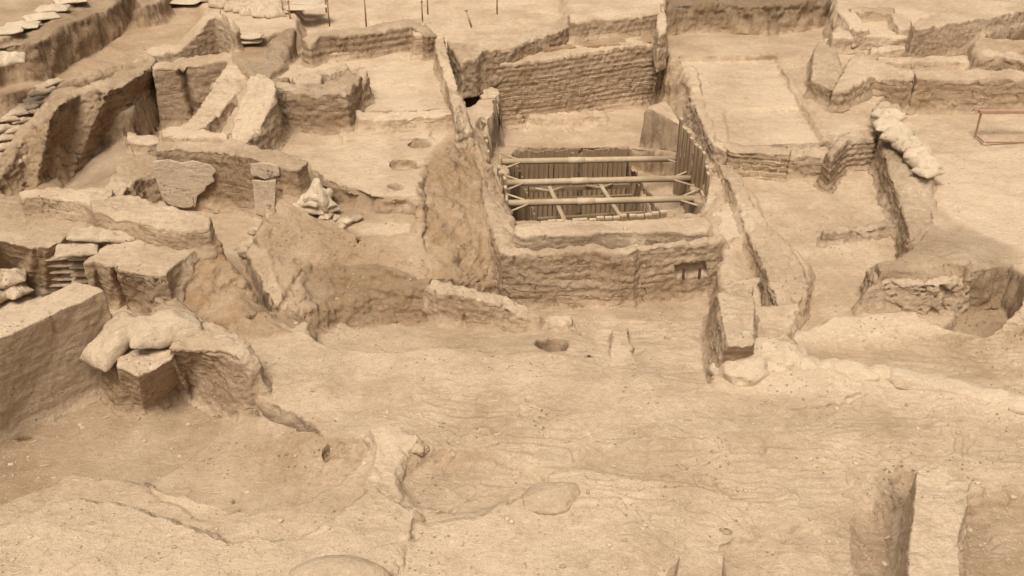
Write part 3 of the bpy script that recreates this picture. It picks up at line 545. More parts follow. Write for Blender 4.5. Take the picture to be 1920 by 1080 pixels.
W = build_wall; G = 'mudbrick walls of the excavated rooms'
# --- far left
W('earth_bank','long pitted earth face of the deep trench at upper left, below the sandbag slope','bank',[(100,168),(150,160),(200,143),(250,113),(272,88),(288,96),(292,118,None,308,222),(245,152,None,262,262),(205,166,None,200,292),(150,172,None,120,340),(100,205,None,60,378),(50,250,.5,5,400),(-20,310,.25,-60,430)],.8,-.3,'mud',(.30,.5,.3),.8,pits=.05,crack=(((215,160),(200,230),.02,.04),))
W('mudbrick_wall','smooth grey wall crossing the deep trench, with a slanting dark brace recess','wall',[(283,116),(420,97),(438,94),(434,112),(345,122),(286,128)],.8,-.25,'mud',(.62,.05,.15),.45,.05,crack=(((337,125,.8),(364,215,.05),.05,.22),((300,170,.4),(340,172,.4),.012,.03)))
W('mudbrick_wall','high plastered wall end rising behind the deep trench at upper left','wall',[(278,88,.85),(330,80,.9),(358,52,1.1),(388,22,1.3),(405,10,1.4),(425,26,1.35),(448,48,1.2),(442,62,1.15),(418,40,1.2),(402,26,1.3),(365,66,1.05),(336,96,.85),(284,104,.8)],.9,.55,'mud',(.62,.1,.2),.5,.03,crack=(((385,40,1.2),(395,100,.6),.012,.03),((422,40,1.2),(428,90,.7),.012,.03)))
W('mudbrick_wall','worn light wall top leading down beside the deep trench towards the plastered wall','wall',[(430,106),(446,104),(464,122),(455,150),(430,190),(390,234),(352,248),(338,238),(372,205),(409,150)],.76,.0,'mud',(.75,.1,.05),.7,.05)
W('low_wall','curved low rim of mud at the end of the deep trench','wall',[(238,244),(262,250),(304,256),(304,268),(255,268),(236,258)],.22,-.2,'mud',(.65,.1,.1),.5)
W('mudbrick_wall','dark broken wall stub beside the plastered wall, at the trench mouth','wall',[(225,300),(278,285),(298,300),(296,325),(262,330),(215,372),(190,365)],.2,-.3,'mud',(.45,.25,.3),1.0,.06)
# --- wall with plaster patches
wp = W('plastered_wall','broad mud wall with pale plaster patches and deep vertical cracks, left of centre','wall',[(300,243),(338,237),(420,254),(458,268),(560,293),(578,304),(556,316),(500,306),(458,291),(418,283),(340,278),(292,282)],.8,-.1,'mud',(.5,.3,.2),.5,.0,crack=(((445,285),(448,395),.018,.06),((472,300,.7),(485,392,.15),.012,.04),((520,320,.7),(522,350,.4),.012,.04)))
W('mudbrick_wall','fallen slab of light wall top lying at the corner of the plastered wall','wall',[(302,240,.88),(335,235,.88),(425,248,.86),(428,260,.83),(330,256,.86),(304,252,.88)],.86,.7,'mud',(.85,.05,0),.4)
W('mudbrick_wall','thick curved wall with eroded flank between the trench and the upper room','wall',[(462,150,1.12),(472,138,1.18),(490,133,1.2),(514,150,1.18),(516,178,1.1),(502,215,.95),(482,245,.85),(452,266,.8),(430,262,.8),(440,225,.88),(452,190,1.0)],1.05,.40,'mud',(.72,.1,.1),.9,.06)
W('mudbrick_wall','layered wall with a rounded sagging top closing the middle room at the back','wall',[(492,136),(515,149),(560,156),(605,156),(640,140),(680,121),(688,128),(672,150),(648,173),(600,173),(540,170),(512,166)],1.02,.42,'mud',(.5,.2,.4),.9,.04,crack=(((600,172),(640,235,.4),.02,.04),))
W('mudbrick_wall','short wall stub turning the corner of the pale floor of the upper room','wall',[(676,122,1.1),(690,128,1.08),(686,150,.95),(672,204,.64),(662,204,.64),(655,178,.85),(660,150,.98)],1.05,.42,'mud',(.7,.1,.1),.7,.03)
W('mud_kerb','pale raised mud kerb along the front of the upper room floor','kerb',[(664,208),(720,212),(850,201),(856,212),(720,224),(672,222)],.66,.42,'mud',(.8,.05,.0),.5,.03,crack=(((795,213,.7),(798,230,.45),.012,.04),))
W('mudbrick_wall','long thin-coursed back wall of the upper room below the row of stakes','wall',[(566,70,1.05),(592,57),(680,50),(765,33),(788,32),(800,45),(818,62,1.05),(800,66,1.05),(770,48),(680,62),(600,69),(580,86,.98)],1.06,.6,'mud',(.48,.15,.35),.5,.03,courses=.1)
W('mud_block','small square pale block leaning at the end of the thin-coursed back wall','block',[(772,46),(795,42),(812,58),(808,64),(775,66)],1.02,.6,'mud',(.85,.05,0),.4)
W('low_wall','thin low mud ridge on the upper room floor under the back wall','ridge',[(612,96),(680,80),(725,73),(755,72),(758,82),(725,84),(690,92),(620,104)],.78,.6,'mud',(.75,.1,.1),.9)
W('low_wall','narrow double ridge of mud at the left side of the upper room','ridge',[(546,142),(600,128),(648,114),(654,122),(602,140),(600,150),(556,154)],.82,.6,'mud',(.7,.1,.2),.7)
W('parapet_wall','long narrow parapet between the upper room and the shored deep pit','wall',[(816,64,1.02),(832,68,1.0),(846,128,.85),(868,188,.80),(886,240,.55),(876,252,.5),(856,232,.7),(850,200,.8),(832,135,.84),(818,92,.95)],.85,.2,'mud',(.75,.1,.05),.8,.05)
# --- behind the shored pit
W('mudbrick_wall','dark hollowed wall left of the brick-faced wall, with burrow holes along its top','wall',[(838,76),(885,80),(960,62),(1066,38),(1070,50),(965,84),(905,95),(890,108),(866,112)],.98,.5,'mud',(.5,.3,.25),.9,.04,crack=(((872,88,.95),(876,102,.85),.03,.06),((905,92,.9),(906,115,.75),.05,.1)))
W('mudbrick_wall','pale cracked wall section with stepped broken foot, right of centre at the back','wall',[(1066,26),(1140,18),(1238,8),(1242,22),(1140,34),(1070,42)],1.1,.74,'mud',(.62,.1,.05),.6,.02,crack=(((1142,40,1.0),(1143,62,.8),.02,.06),((1090,52,.95),(1130,50,.95),.01,.04)))
W('mudbrick_wall','narrow upright wall end between the pale cracked wall and the dark rough bank','wall',[(1232,6),(1246,10),(1250,40),(1248,60),(1236,66),(1232,40)],1.08,.6,'mud',(.75,.1,.05),.7)
W('brick_wall','tall exposed wall of thin mudbrick courses above the shored deep pit','wall',[(900,106),(1010,92),(1128,74),(1180,68),(1240,62),(1238,80),(1190,85),(1127,93),(1030,110),(960,117),(905,123)],.74,-.38,'brick',(.6,.4,.05),.6,.07,courses=.075,crack=(((962,160,.5),(972,215,-.1),.02,.05),))
W('mud_pillar','two narrow brick stubs standing against the left end of the exposed brick wall','pillar',[(904,164),(932,160),(938,168),(934,178),(906,180)],.45,-.3,'brick',(.6,.3,.1),.7)
W('mud_step','long plastered step at the foot of the exposed brick wall','step',[(985,212),(1060,206),(1130,206),(1135,214),(1080,220),(992,222)],-.14,-.36,'mud',(.6,.3,.0),.9,.2)
# --- right platform
W('brick_wall','low front wall of the right platform showing four mudbrick courses','wall',[(1350,270),(1372,266),(1478,276),(1484,282),(1480,290),(1372,280)],.51,.12,'brick',(.5,.2,.25),.6,.03,courses=.07)
W('mud_kerb','eroded mud kerb between the two brick facings of the right platform','kerb',[(1480,278),(1550,274),(1562,284),(1550,294),(1484,290)],.50,.1,'mud',(.6,.2,.2),.9)
W('brick_wall','slanting brick facing at the right corner of the right platform','wall',[(1548,285),(1580,252),(1636,236),(1650,244),(1640,258),(1590,262),(1560,296)],.62,.05,'brick',(.5,.2,.35),.9,.04,courses=.07)
W('mud_kerb','low mud rim running down the left side of the right platform','kerb',[(1290,118,.56),(1303,122,.56),(1318,195,.54),(1345,262,.52),(1370,270,.52),(1362,282,.5),(1340,276,.5),(1306,210,.52)],.52,.1,'mud',(.72,.1,.1),.8)
W('mudbrick_wall','short wall with a rounded dark stub behind the right platform','wall',[(1526,96),(1540,70),(1560,70),(1576,120),(1574,155),(1556,166),(1522,152)],.80,.42,'mud',(.5,.15,.35),.8,.04)
W('mudbrick_wall','leaning cracked wall joining the long wall at upper right','wall',[(1600,100),(1612,94),(1640,106),(1690,126),(1718,132),(1712,146),(1690,150),(1640,140),(1580,172),(1562,170)],.86,.44,'mud',(.62,.15,.15),.8,.05,crack=(((1648,140),(1650,175,.5),.02,.05),((1622,130),(1605,160,.5),.015,.04),))
W('mudbrick_wall','long pale-topped wall crossing the upper right, above the rusty frame','wall',[(1712,130),(1722,126),(1800,132),(1920,130),(2200,124),(2200,140),(1920,146),(1800,148),(1720,150)],.84,.33,'mud',(.55,.2,.15),.7,.05,crack=(((1800,150,.75),(1804,175,.5),.018,.05),((1714,150,.75),(1712,178,.5),.02,.06)))
W('mud_block','light rectangular mud block lying below the leaning cracked wall','block',[(1636,172),(1660,160),(1690,160),(1686,172),(1640,184)],.60,.44,'mud',(.75,.1,.05),.5)
W('low_wall','straight low wall with a mouse hole above the long pale-topped wall','wall',[(1645,106),(1730,106),(1820,102),(1822,112),(1730,116),(1648,116)],.84,.6,'mud',(.7,.1,.1),.5)
W('low_wall','thin block wall parallel to the low wall with a mouse hole','wall',[(1632,88),(1700,82),(1722,80),(1722,88),(1680,92),(1634,98)],.86,.7,'mud',(.65,.1,.15),.6)
W('low_wall','long rounded low wall in front of the small square room at upper right','wall',[(1558,58),(1625,52),(1715,58),(1716,68),(1625,66),(1562,70)],.98,.74,'mud',(.72,.1,.05),.5,crack=(((1592,68,.95),(1592,78,.8),.015,.04),))
W('low_wall','slanting light wall on the left of the small square room at upper right','wall',[(1572,20),(1592,16),(1612,34),(1630,52),(1606,56),(1588,40)],1.08,.85,'mud',(.8,.05,.05),.7)
W('low_wall','back wall of the small square room at upper right','wall',[(1592,14),(1640,12),(1676,12),(1676,20),(1640,20),(1596,22)],1.12,.88,'mud',(.5,.1,.35),.7)
W('low_wall','rounded corner wall on the right of the small square room at upper right','wall',[(1672,22),(1690,24),(1708,36),(1706,54),(1686,50),(1674,36)],1.08,.85,'mud',(.7,.1,.1),.7)
W('earth_bank','long diagonal earth bank running off the upper right corner','bank',[(1712,44),(1760,22),(1850,-4),(1990,-40),(2100,-20),(1930,14),(1850,34),(1760,46),(1716,56)],1.2,.78,'mud',(.55,.25,.2),.7,.08)
W('mudbrick_wall','broken wall along the trench edge at the far right','wall',[(1836,88,1.0),(1862,96,1.0),(1930,104,1.0),(2000,100),(2000,112),(1925,116),(1880,106),(1846,100)],1.0,.45,'mud',(.6,.25,.1),.9,.03,crack=(((1864,110,.9),(1866,130,.6),.025,.06),))
wb = W('mudbrick_wall','wall capped with whitened sacks running down the right side','wall',[(1640,202,.72),(1652,188,.72),(1686,192,.70),(1700,235,.66),(1726,270,.62),(1750,310,.56),(1752,330,.52),(1745,350,.42),(1755,400,.355),(1745,450,.345),(1712,452,.33),(1698,400,.36),(1674,340,.45),(1648,260,.6)],.66,-.08,'mud',(.5,.15,.4),1.0,.06,crack=(((1655,300,.5),(1668,360,.1),.02,.06),))
W('earth_bank','rough pitted underside of the rounded bank at the right, full of holes','bank',[(1624,505,.22),(1642,493,.29),(1700,488,.31),(1800,488,.31),(1814,510,.29),(1814,532,.2),(1760,532,.25),(1700,526,.25),(1640,522,.22)],.31,-.12,'mud',(.62,.1,.25),.8,.04,pits=.07)
W('mud_kerb','thin dark-edged mud ledge crossing the lower right floor','kerb',[(1543,430),(1600,422),(1640,414),(1692,398),(1702,404),(1698,416),(1640,426),(1600,432),(1545,438)],.17,-.1,'mud',(.55,.1,.45),1.0,.02)
W('mudbrick_wall','eroded double wall ridge descending from the right platform to the hollow','wall',[(1345,304,.34),(1368,304,.36),(1392,336,.34),(1412,376,.33),(1440,418,.30),(1466,446,.26),(1494,474,.22),(1514,520,.12),(1512,570,.0),(1496,604,-.1),(1474,596,-.06),(1456,560,.02),(1440,520,.12),(1424,480,.2),(1404,440,.26),(1388,390,.30),(1368,345,.33)],.25,-.32,'mud',(.62,.15,.2),.8,.05)
W('mudbrick_wall','mud shoulder at the right end of the two pit walls','wall',[(1322,312,.25),(1346,318,.25),(1356,350,.22),(1352,400,.2),(1345,425,.18),(1325,425,.15),(1318,400,.12),(1330,355,.2)],.2,-.5,'mud',(.6,.2,.1),.8,.05)
# --- walls in front of the shored pit
W('mudbrick_wall','rear smooth rounded wall on the front rim of the shored pit, split by a crack','wall',[(966,422),(1100,416),(1240,410),(1322,406),(1332,418),(1328,432),(1240,433),(1172,434),(1100,437),(975,441),(964,436)],.23,-.35,'mud',(.62,.12,.1),.25,.02,crack=(((1172,425),(1175,462,-.05),.014,.07),((972,430),(972,460,0),.012,.05),((1228,420),(1230,455,-.05),.01,.03)))
W('mudbrick_wall','long front wall of the shored pit with a niche near its right end','wall',[(936,464),(970,465),(1070,463),(1110,456),(1150,462),(1190,457),(1200,453),(1300,444),(1352,438),(1362,444),(1352,449),(1300,454),(1200,464),(1190,471),(1150,475),(1110,470),(1070,474),(968,475),(940,475)],.25,-.48,'mud',(.55,.18,.2),.7,.04,crack=(((964,478),(966,555,-.4),.014,.05),((1243,480),(1260,560,-.4),.025,.05),),niche=(((968,480,.25),(1352,462,.25),(1266,504),(1344,526),.16),))
W('earth_bank','crumbling bank end left of the front wall of the shored pit','bank',[(905,320,.3),(930,330,.2),(948,380,.15),(962,420,.12),(968,462,.1),(945,478,.1),(935,470,.1),(925,430,.15),(905,370,.25)],.2,-.5,'mud',(.45,.5,.3),1.1,.1)
W('mud_pillar','short square mud block against the foot of the long front wall','block',[(1122,536),(1142,536),(1140,544),(1122,544)],-.22,-.45,'mud',(.7,.2,0),.3,.01)
W('low_wall','descending rounded wall stub with three cracks left of the round pit','wall',[(798,535,.02),(815,522,.08),(845,526,.06),(875,536,.04),(905,540,.02),(935,550,-.02),(965,562,-.06),(1012,586,-.16),(1010,600,-.2),(965,584,-.1),(930,570,-.05),(870,556,0),(820,545,.02)],0,-.36,'mud',(.62,.15,.2),.6,.04,crack=(((873,548,0),(872,605,-.3),.014,.07),((948,572,-.05),(949,600,-.25),.03,.06),((815,545,0),(818,600,-.3),.012,.04)))
W('mud_step','small mud step behind the round pit','step',[(1020,592),(1070,590),(1072,600),(1050,604),(1022,604)],-.18,-.4,'mud',(.75,.1,.05),.5)
W('mudbrick_wall','tall free-standing wall stub with a pale flat top right of the hollow','wall',[(1380,529,.36),(1412,531,.36),(1412,580,.36,1422,600),(1412,648,.35,1416,700),(1364,652,.34,1336,718),(1357,615,.36,1320,690),(1350,572,.36,1322,630),(1346,548,.34,1328,585)],.36,-.22,'mud',(.7,.12,.15),.6,.05,crack=(((1384,590),(1408,590),.012,.03),((1340,630,.1),(1345,680,-.1),.012,.03)))
W('mudbrick_wall','dark mud lump right of the free-standing wall stub','block',[(1424,606),(1462,602),(1484,625),(1486,650),(1450,650),(1424,640)],.0,-.25,'mud',(.6,.15,.3),.8)
# --- left middle
W('mud_block','raised mud platform at the left edge, with a cracked vertical face','platform',[(-120,350,.55),(20,366,.55),(100,380,.55),(182,398,.55),(186,420,.55),(150,432,.55),(128,440,.55),(104,455,.55,112,552),(84,462,.55,88,556),(62,464,.55,50,548),(0,452,.55,0,520),(-120,430,.55)],.55,-.15,'mud',(.55,.15,.25),.4,.04,crack=(((63,465),(76,545,-.05),.018,.05),((10,470,.5),(14,480,.4),.02,.04)))
W('mudbrick_wall','low pale-topped wall behind the raised platform at left','wall',[(36,360),(100,350),(212,352),(210,362),(200,374),(180,386),(150,378),(90,370),(40,370)],.78,.4,'mud',(.75,.12,.05),.4)
W('brick_wall','wall capped with a row of flat pale mudbricks between platform and slope, left','wall',[(168,376),(215,366),(258,366),(330,388),(394,408),(392,428),(366,430),(330,432),(240,412),(176,398)],.80,.3,'mud',(.62,.25,.1),.5,.05)
W('mud_block','flat-topped mud block with a wide split in its face, left of centre','block',[(156,494),(200,460),(240,434),(330,452),(366,466),(322,500),(312,514),(275,515),(212,502,None,236,590),(176,490,None,192,585)],.6,-.1,'mud',(.62,.2,.1),.4,.04,crack=(((213,500),(236,580,.0),.022,.08),((292,520),(296,550,.3),.012,.04)))
# --- foreground left
W('mudbrick_wall','large smooth spotted wall with a pale top at the left edge of the front room','wall',[(-420,745),(-60,622),(0,596),(140,527),(168,534),(196,546),(150,566,None,178,740),(0,634,None,0,818),(-60,661,None,-60,844),(-420,824,None,-420,1002)],.79,-.22,'smooth',(1.0,.05,.05),.06,.03,crack=(((100,585),(128,760,-.15),.012,.03),))
W('mudbrick_wall','earthen corner mass behind the two big sacks in the front room','wall',[(168,560,.5),(215,590,.42),(262,585,.40),(330,560,.38),(380,600,.3),(335,640,.28),(262,670,.28),(212,690,.2),(175,640,.3)],.4,-.22,'mud',(.55,.2,.2),.9,.05)
W('mudbrick_wall','broken wall with a ragged stepped right end in the front room','wall',[(318,652,None,332,732),(334,626),(384,602),(430,618),(470,640),(486,668,.33),(488,700,.2,524,790),(470,690,.28,470,785),(440,660,None,436,778),(380,646,None,345,730)],.42,-.2,'mud',(.62,.15,.15),.6,.03,crack=(((400,680,.25),(402,740,-.1),.012,.03),))
W('mud_block','squared mud block under the larger sack in the front room','block',[(216,668),(238,648),(300,640),(330,652),(322,672,None,346,728),(258,700,None,270,768),(222,690,None,230,752)],.34,-.22,'mud',(.68,.2,.05),.45,.05)
# --- foreground right and low walls
W('mudbrick_wall','wall stub rising at the lower right corner with a broken upper edge','wall',[(1722,878),(1746,866),(1772,872),(1816,904),(1812,950),(1798,1000),(1796,1140),(1700,1140),(1704,1040),(1712,960)],.40,-.2,'mud',(.95,.04,.0),.4,.04)
W('mud_block','short rounded wall stub at the bottom edge, right of the middle','block',[(1274,1040),(1290,1024),(1342,1022),(1357,1038),(1352,1140),(1264,1140)],.22,-.1,'mud',(.8,.05,0),.2,.03)
W('low_wall','thin curved wall pinched in the middle, right of the front room floor','wall',[(692,800,.10),(720,797,.11),(775,806,.10),(782,822,.08),(752,850,.08),(736,878,.08),(745,915,.08),(700,930,.07),(688,905,.08),(704,862,.09),(709,835,.10),(702,818,.10)],.08,-.28,'earth',(.85,.05,.0),.4,.05)
# ------------------------------------------------------------------ sacks
def sack_mesh(seed, nx=34, ny=24, name='sandbag', mat='bag', wr=1.0):
    V = []; Fc = []; r = random.Random(seed)
    def pos(i, j, side):
        a = -1+2*i/nx; b = -1+2*j/ny
        px = a*(1-.06*abs(b)**3)*(1-.05*(1-abs(b))); py = b*(1-.10*(1-abs(a)**2)*0-.12*(abs(a)**2)*(1-.55*abs(b)**4))
        t = max(0, (1-abs(a)**3.2))**.55*max(0, (1-abs(b)**3.0))**.55
        return [px*.5, py*.31, side*t*(.105 if side > 0 else .06)]
    ids = {}
    for side in (1, -1):
        for i in range(nx+1):
            for j in range(ny+1):
                if side < 0 and (i in (0, nx) or j in (0, ny)): ids[side, i, j] = ids[1, i, j]; continue
                ids[side, i, j] = len(V); V.append(pos(i, j, side))
        for i in range(nx):
            for j in range(ny):
                q = [ids[side, i, j], ids[side, i+1, j], ids[side, i+1, j+1], ids[side, i, j+1]]
                Fc.append(q if side > 0 else q[::-1])
    co = np.array(V); x, y, z = co.T
    s = seed*7.3
    edge = np.clip(np.abs(x)*2, 0, 1)**2
    z2 = z*(1+.45*fbm(x*3, y*3, z*0, 2, s))+.03*fbm(x*2.2, y*2.2, 0*z, 2, s+3)
    z2 += wr*np.where(z > 0, 1, .3)*(.010*fbm(x*5, y*19, z*0, 2, s+5)*edge+.008*ridged(x*4, y*9, z*0, 2, s+6)*(np.abs(z) > .02))
    x2 = x+.018*fbm(y*5, z*3, x*0, 2, s+8); y2 = y+.018*fbm(x*5, z*3, y*0, 2, s+11)
    me = bpy.data.meshes.new(name); me.from_pydata(np.stack([x2, y2, z2], 1).tolist(), [], Fc)
    me.polygons.foreach_set('use_smooth', np.ones(len(me.polygons), bool)); me.materials.append(M[mat]); return me
SACK = {m: [sack_mesh(k, 60, 44, mat=m) for k in range(1, 7)] for m in ('bag', 'whitebag')}
SACK['plaster'] = [sack_mesh(k, mat='plaster', wr=.6) for k in (21, 22, 23)]
for m_, t_ in (('plaster', (.95, 0, 0)), ('bag', (.86, .04, .10)), ('whitebag', (.9, .02, .05))):
    for q_ in SACK[m_]: setattr_col(q_, np.tile(t_, (len(q_.vertices), 1)))
def sack(px, py, z, ln, yaw, label, group, pitch=0, roll=0, mat='bag', wd=1.0, th=1.0, k=None, rest=False, name='sandbag'):
    p = P(px, py, z) if z is not None else on_ground(px, py, .04*ln*th)
    o = link(name, random.choice(SACK[mat]) if k is None else SACK[mat][k]); o.location = p
    o.rotation_euler = Euler((R(roll), R(pitch), R(yaw)), 'XYZ'); o.scale = (ln, ln*wd, ln*th)
    tag(o, label, 'sandbag', group); return o
# two big sacks in front
sack(214,640,.38,.60,56,'darker bulging sack hanging over the wall corner in the front room','two large sacks in the front room',-28,-6,wd=1.1,th=1.8,k=0)
sack(308,620,.44,.66,28,'large light sack lying askew on the mud block in the front room','two large sacks in the front room',4,4,wd=1.0,th=1.75,k=1)
ORD = ['lowest', 'second lowest', 'third lowest', 'fourth from the bottom', 'fifth from the bottom', 'uppermost']
g = 'sandbags stacked beside the raised platform'
for k, (x_, y_) in enumerate(((130,528),(130,514),(130,502),(129,489),(130,476))):
    sack(x_, y_, -.02+.095*k, .46, 4+k*3-6, '%s flattened sack, left column of the stack by the split block' % ORD[k], g, 0, 0, th=.85, wd=.9)
for k, (x_, y_) in enumerate(((172,520),(172,508),(170,494),(168,480))):
    sack(x_, y_, .1+.09*k, .40, 10-k*4, '%s sack, right column of the stack against the split block' % ORD[k], g, 0, 0, th=.85, wd=.9)
sack(145,468,.54,.44,14,'creased sack on top of the left column of the stack beside the platform',g,0,4,th=1.1,k=2)
sack(172,441,.62,.46,8,'large light sack at the back of the stack beside the platform',g,6,0,th=1.2,k=3)
sack(220,444,.63,.36,20,'small sack leaning at the right end of the stack beside the platform',g,10,0,th=1.2,k=4)
g = 'sacks and rubble in the trench at the left edge'
sack(10,524,.14,.44,20,'round filled sack on top of the heap at the left edge',g,0,0,th=2.2,k=5)
sack(24,544,.02,.40,-30,'grey sack half under the heap at the left edge',g,0,0,th=1.8,k=1)
sack(-14,560,.0,.42,60,'sack cut off by the left edge of the picture below the heap',g,0,0,th=1.8,k=0)
sack(24,574,-.1,.42,30,'torn flat sack on the trench floor in front of the heap at the left edge',g,0,0,th=.8,k=2)
sack(52,572,-.1,.36,42,'small flat sack furthest right on the trench floor at the left edge',g,0,0,th=.7,k=3)
sack(2,592,-.1,.40,34,'flat sack nearest the big spotted wall on the trench floor',g,0,0,th=.7,k=4)
# far left stack along the trench face
g = 'sandbags stepping down the left side of the deep trench'
st_ = [(98,158,.84),(84,166,.80),(74,176,.74),(62,186,.68),(86,180,.72),(72,194,.64),(50,202,.60),(30,214,.56),(58,212,.55),(38,228,.48),(14,226,.5),(46,240,.42),(20,246,.40),(0,244,.42),
       (34,258,.34),(8,262,.32),(30,274,.26),(2,278,.24),(24,290,.18),(-4,296,.16),(18,308,.08),(14,322,.0),(12,336,-.06),(24,346,-.12)]
where = ['topmost','second from the top','third from the top','fourth from the top','fifth from the top','sixth from the top','seventh from the top','eighth from the top','ninth from the top','tenth from the top','eleventh from the top','twelfth from the top',
 'twelfth from the bottom','eleventh from the bottom','tenth from the bottom','ninth from the bottom','eighth from the bottom','seventh from the bottom','sixth from the bottom','fifth from the bottom','fourth from the bottom','third from the bottom','second from the bottom','lowest']
for k, (x_, y_, z_) in enumerate(st_):
    sack(x_, y_, None, .29+.05*random.random(), random.uniform(25, 60), 'small grey sandbag, %s in the run down the trench side' % where[k], g, random.uniform(-8, 8), random.uniform(-6, 14), th=1.3, wd=.95)
sack(8,112,1.36,.55,20,'sagging pale sack at the edge of the upper bank, far left','sacks on the upper bank',0,10,th=1.4,mat='whitebag')
# pale sacks lying along the upper bank
for k, (x_, y_, a_) in enumerate(((10,60,28),(42,50,15),(78,34,35),(100,18,10),(132,3,30))):
    sack(x_, y_, None, .5, a_, '%s flattened pale sack from the left along the top of the upper bank' % ['first','second','third','fourth','fifth','sixth','seventh','eighth'][k], 'flattened pale sacks along the upper bank', 0, 0, wd=1.25, th=.8, mat='whitebag')
# heap at the top
g = 'grey sandbags heaped at the top of the picture'; nth = ['first','second','third','fourth','fifth','sixth','seventh','eighth','ninth','tenth']
for r_, (y0, x0, x1, n_, z_) in enumerate(((4,392,520,8,1.12),(13,412,520,7,1.06),(21,440,522,6,1.04),(30,470,516,3,1.02))):
    for k in range(n_):
        x_ = x0+(x1-x0)*k/(n_-1)
        sack(x_, y0+random.uniform(-1.5, 1.5)+(x_-x0)*.06, None, .36, random.uniform(-15, 45), '%s sandbag from the left in the %s row of the heap at the top' % (nth[k], ['back','second','third','front'][r_]), g, 0, random.uniform(-8, 8), th=2.0, wd=.9)
for k, (x_, y_, l_) in enumerate(((560,14,.6),(590,12,.5),(575,4,.5),(345,3,.6),(385,-4,.6))):
    sack(x_, y_, 1.03, l_, random.uniform(-10, 20), '%s of the flat white sacks near the heap at the top' % ['middle one','rightmost','one farthest back','leftmost','second leftmost'][k], 'white flattened sacks at the top of the picture', 0, 0, th=.3, mat='whitebag')
sack(466,76,.95,.46,5,'lower of the two white sacks behind the curved wall','two white sacks behind the curved wall',0,0,th=.9,mat='whitebag')
sack(467,68,1.02,.44,-4,'upper of the two white sacks behind the curved wall','two white sacks behind the curved wall',0,0,th=.9,mat='whitebag')
# pile on the mound
g = 'pale sacks piled on the lip of the central mound'
for k, (x_, y_, z_, l_, a_, t_, lb) in enumerate(((592,372,.42,.46,70,2.0,'tall slumped sack at the top of the pale pile on the mound'),(572,382,.38,.34,20,1.6,'left sack of the pale pile on the mound'),
    (606,380,.38,.34,-50,1.8,'right sack of the pale pile on the mound'),(586,392,.33,.36,-10,1.5,'front sack of the pale pile on the mound'),(618,392,.32,.24,30,1.5,'small round sack below the right side of the pale pile on the mound'),
    (612,404,.28,.22,80,1.4,'small sack at the lowest point of the pale pile on the mound'))):
    sack(x_, y_, z_, l_, a_, lb, g, 0, 0, th=t_, mat='whitebag' if k < 3 else 'bag')
me = sack_mesh(17, mat='whitebag'); setattr_col(me, np.tile((.9, .02, .05), (len(me.vertices), 1))); co = getco(me); co[:, 1] *= 1-.85*np.clip(co[:, 0]+.1, 0, 1)*1.6; co[:, 2] *= 2.2*(1-.9*np.clip(co[:, 0]+.2, 0, 1)); setco(me, co)
o = link('sandbag', me); o.location = P(594,366,.50); o.scale = (.42,.5,.5); o.rotation_euler = (0, R(-80), R(70)); tag(o, 'pointed pale sack standing up at the peak of the pile on the mound', 'sandbag', g)
# whitened sacks on the right wall
g = 'whitened sacks capping the wall on the right'
for k, (x_, y_, z_, l_, a_, t_) in enumerate(((1666,218,.78,.40,12,1.2),(1668,238,.74,.42,-5,1.0),(1682,254,.71,.50,60,1.1),(1700,272,.67,.46,95,1.1),(1720,288,.63,.46,70,1.1),(1730,306,.59,.44,100,1.2),(1740,322,.55,.36,30,1.0))):
    sack(x_, y_, z_, l_, a_, '%s whitened sack from the far end along the wall top on the right' % nth[k], g, 0, 0, th=t_*1.7, mat='whitebag', wd=1.2)
# ------------------------------------------------------------------ stones
def rock(name, px, py, z, size, label, cat, mat, seed, squash=(1, 1, .6), yaw=0, rough=.25, group=None, sub=4):
    bm = bmesh.new(); bmesh.ops.create_icosphere(bm, subdivisions=sub, radius=1)
    me = bpy.data.meshes.new(name); bm.to_mesh(me); bm.free(); co = getco(me); x, y, z_ = co.T
    d = 1+rough*fbm(x*1.1, y*1.1, z_*1.1, 3, seed)+rough*.3*ridged(x*2, y*2, z_*2, 2, seed+4)
    co = co*d[:, None]*np.array(squash)*size; setco(me, co); me.polygons.foreach_set('use_smooth', np.ones(len(me.polygons), bool))
    if mat in ('mud', 'earth', 'plaster'):
        t = np.empty((len(co), 3)); t[:] = (.95, 0, 0) if mat == 'plaster' else (.78, .08, .05); setattr_col(me, t)
    o = link(name, me, M[mat]); o.location = P(px, py, z); o.rotation_euler.z = R(yaw); return tag(o, label, cat, group)
rock('boulder',1034,934,.07,.21,'low rounded boulder half sunk in the front ground','boulder','earth',3,(1.05,.7,.42),10,.22)
rock('boulder',640,1088,.08,.30,'pale smooth mound cut off by the bottom edge','boulder','earth',5,(1.2,.6,.5),-5,.08)
rock('boulder',473,468,.12,.14,'knobbly lump of mud at the left foot of the central mound','boulder','earth',12,(1,.8,.8),0,.35)
rock('stone',480,432,.25,.08,'pale stone at the corner of the plastered wall','stone','pebble',14,(1,.8,.8),0,.35,sub=3)
for k, (x_, y_, s_, lb) in enumerate(((648,414,.09,'flat angular slab in the scatter right of the pale sack pile'),(667,410,.07,'upright white chip at the right end of the stone scatter on the mound'),(640,424,.06,'small stone lowest in the scatter on the mound'),(630,408,.06,'rounded stone nearest the pale sack pile'))):
    rock('stone', x_, y_, .25, s_, lb, 'stone', 'whitebag' if k == 1 else 'pebble', 20+k, (1, .7, .5), 30*k, .4, 'stones beside the pale sack pile', 3)
rock('stone',786,842,.02,.07,'knobbly lump at the end of the thin curved wall','stone','earth',31,(1,.9,.6),0,.4)
rock('stone',1280,628,-.28,.09,'flat worn stone on the floor before the niche','stone','earth',33,(1.3,.4,.3),-12,.3)
rock('stone',1152,566,-.38,.06,'small pale stone at the foot of the front wall','stone','pebble',35,(1,.8,.8),0,.3)
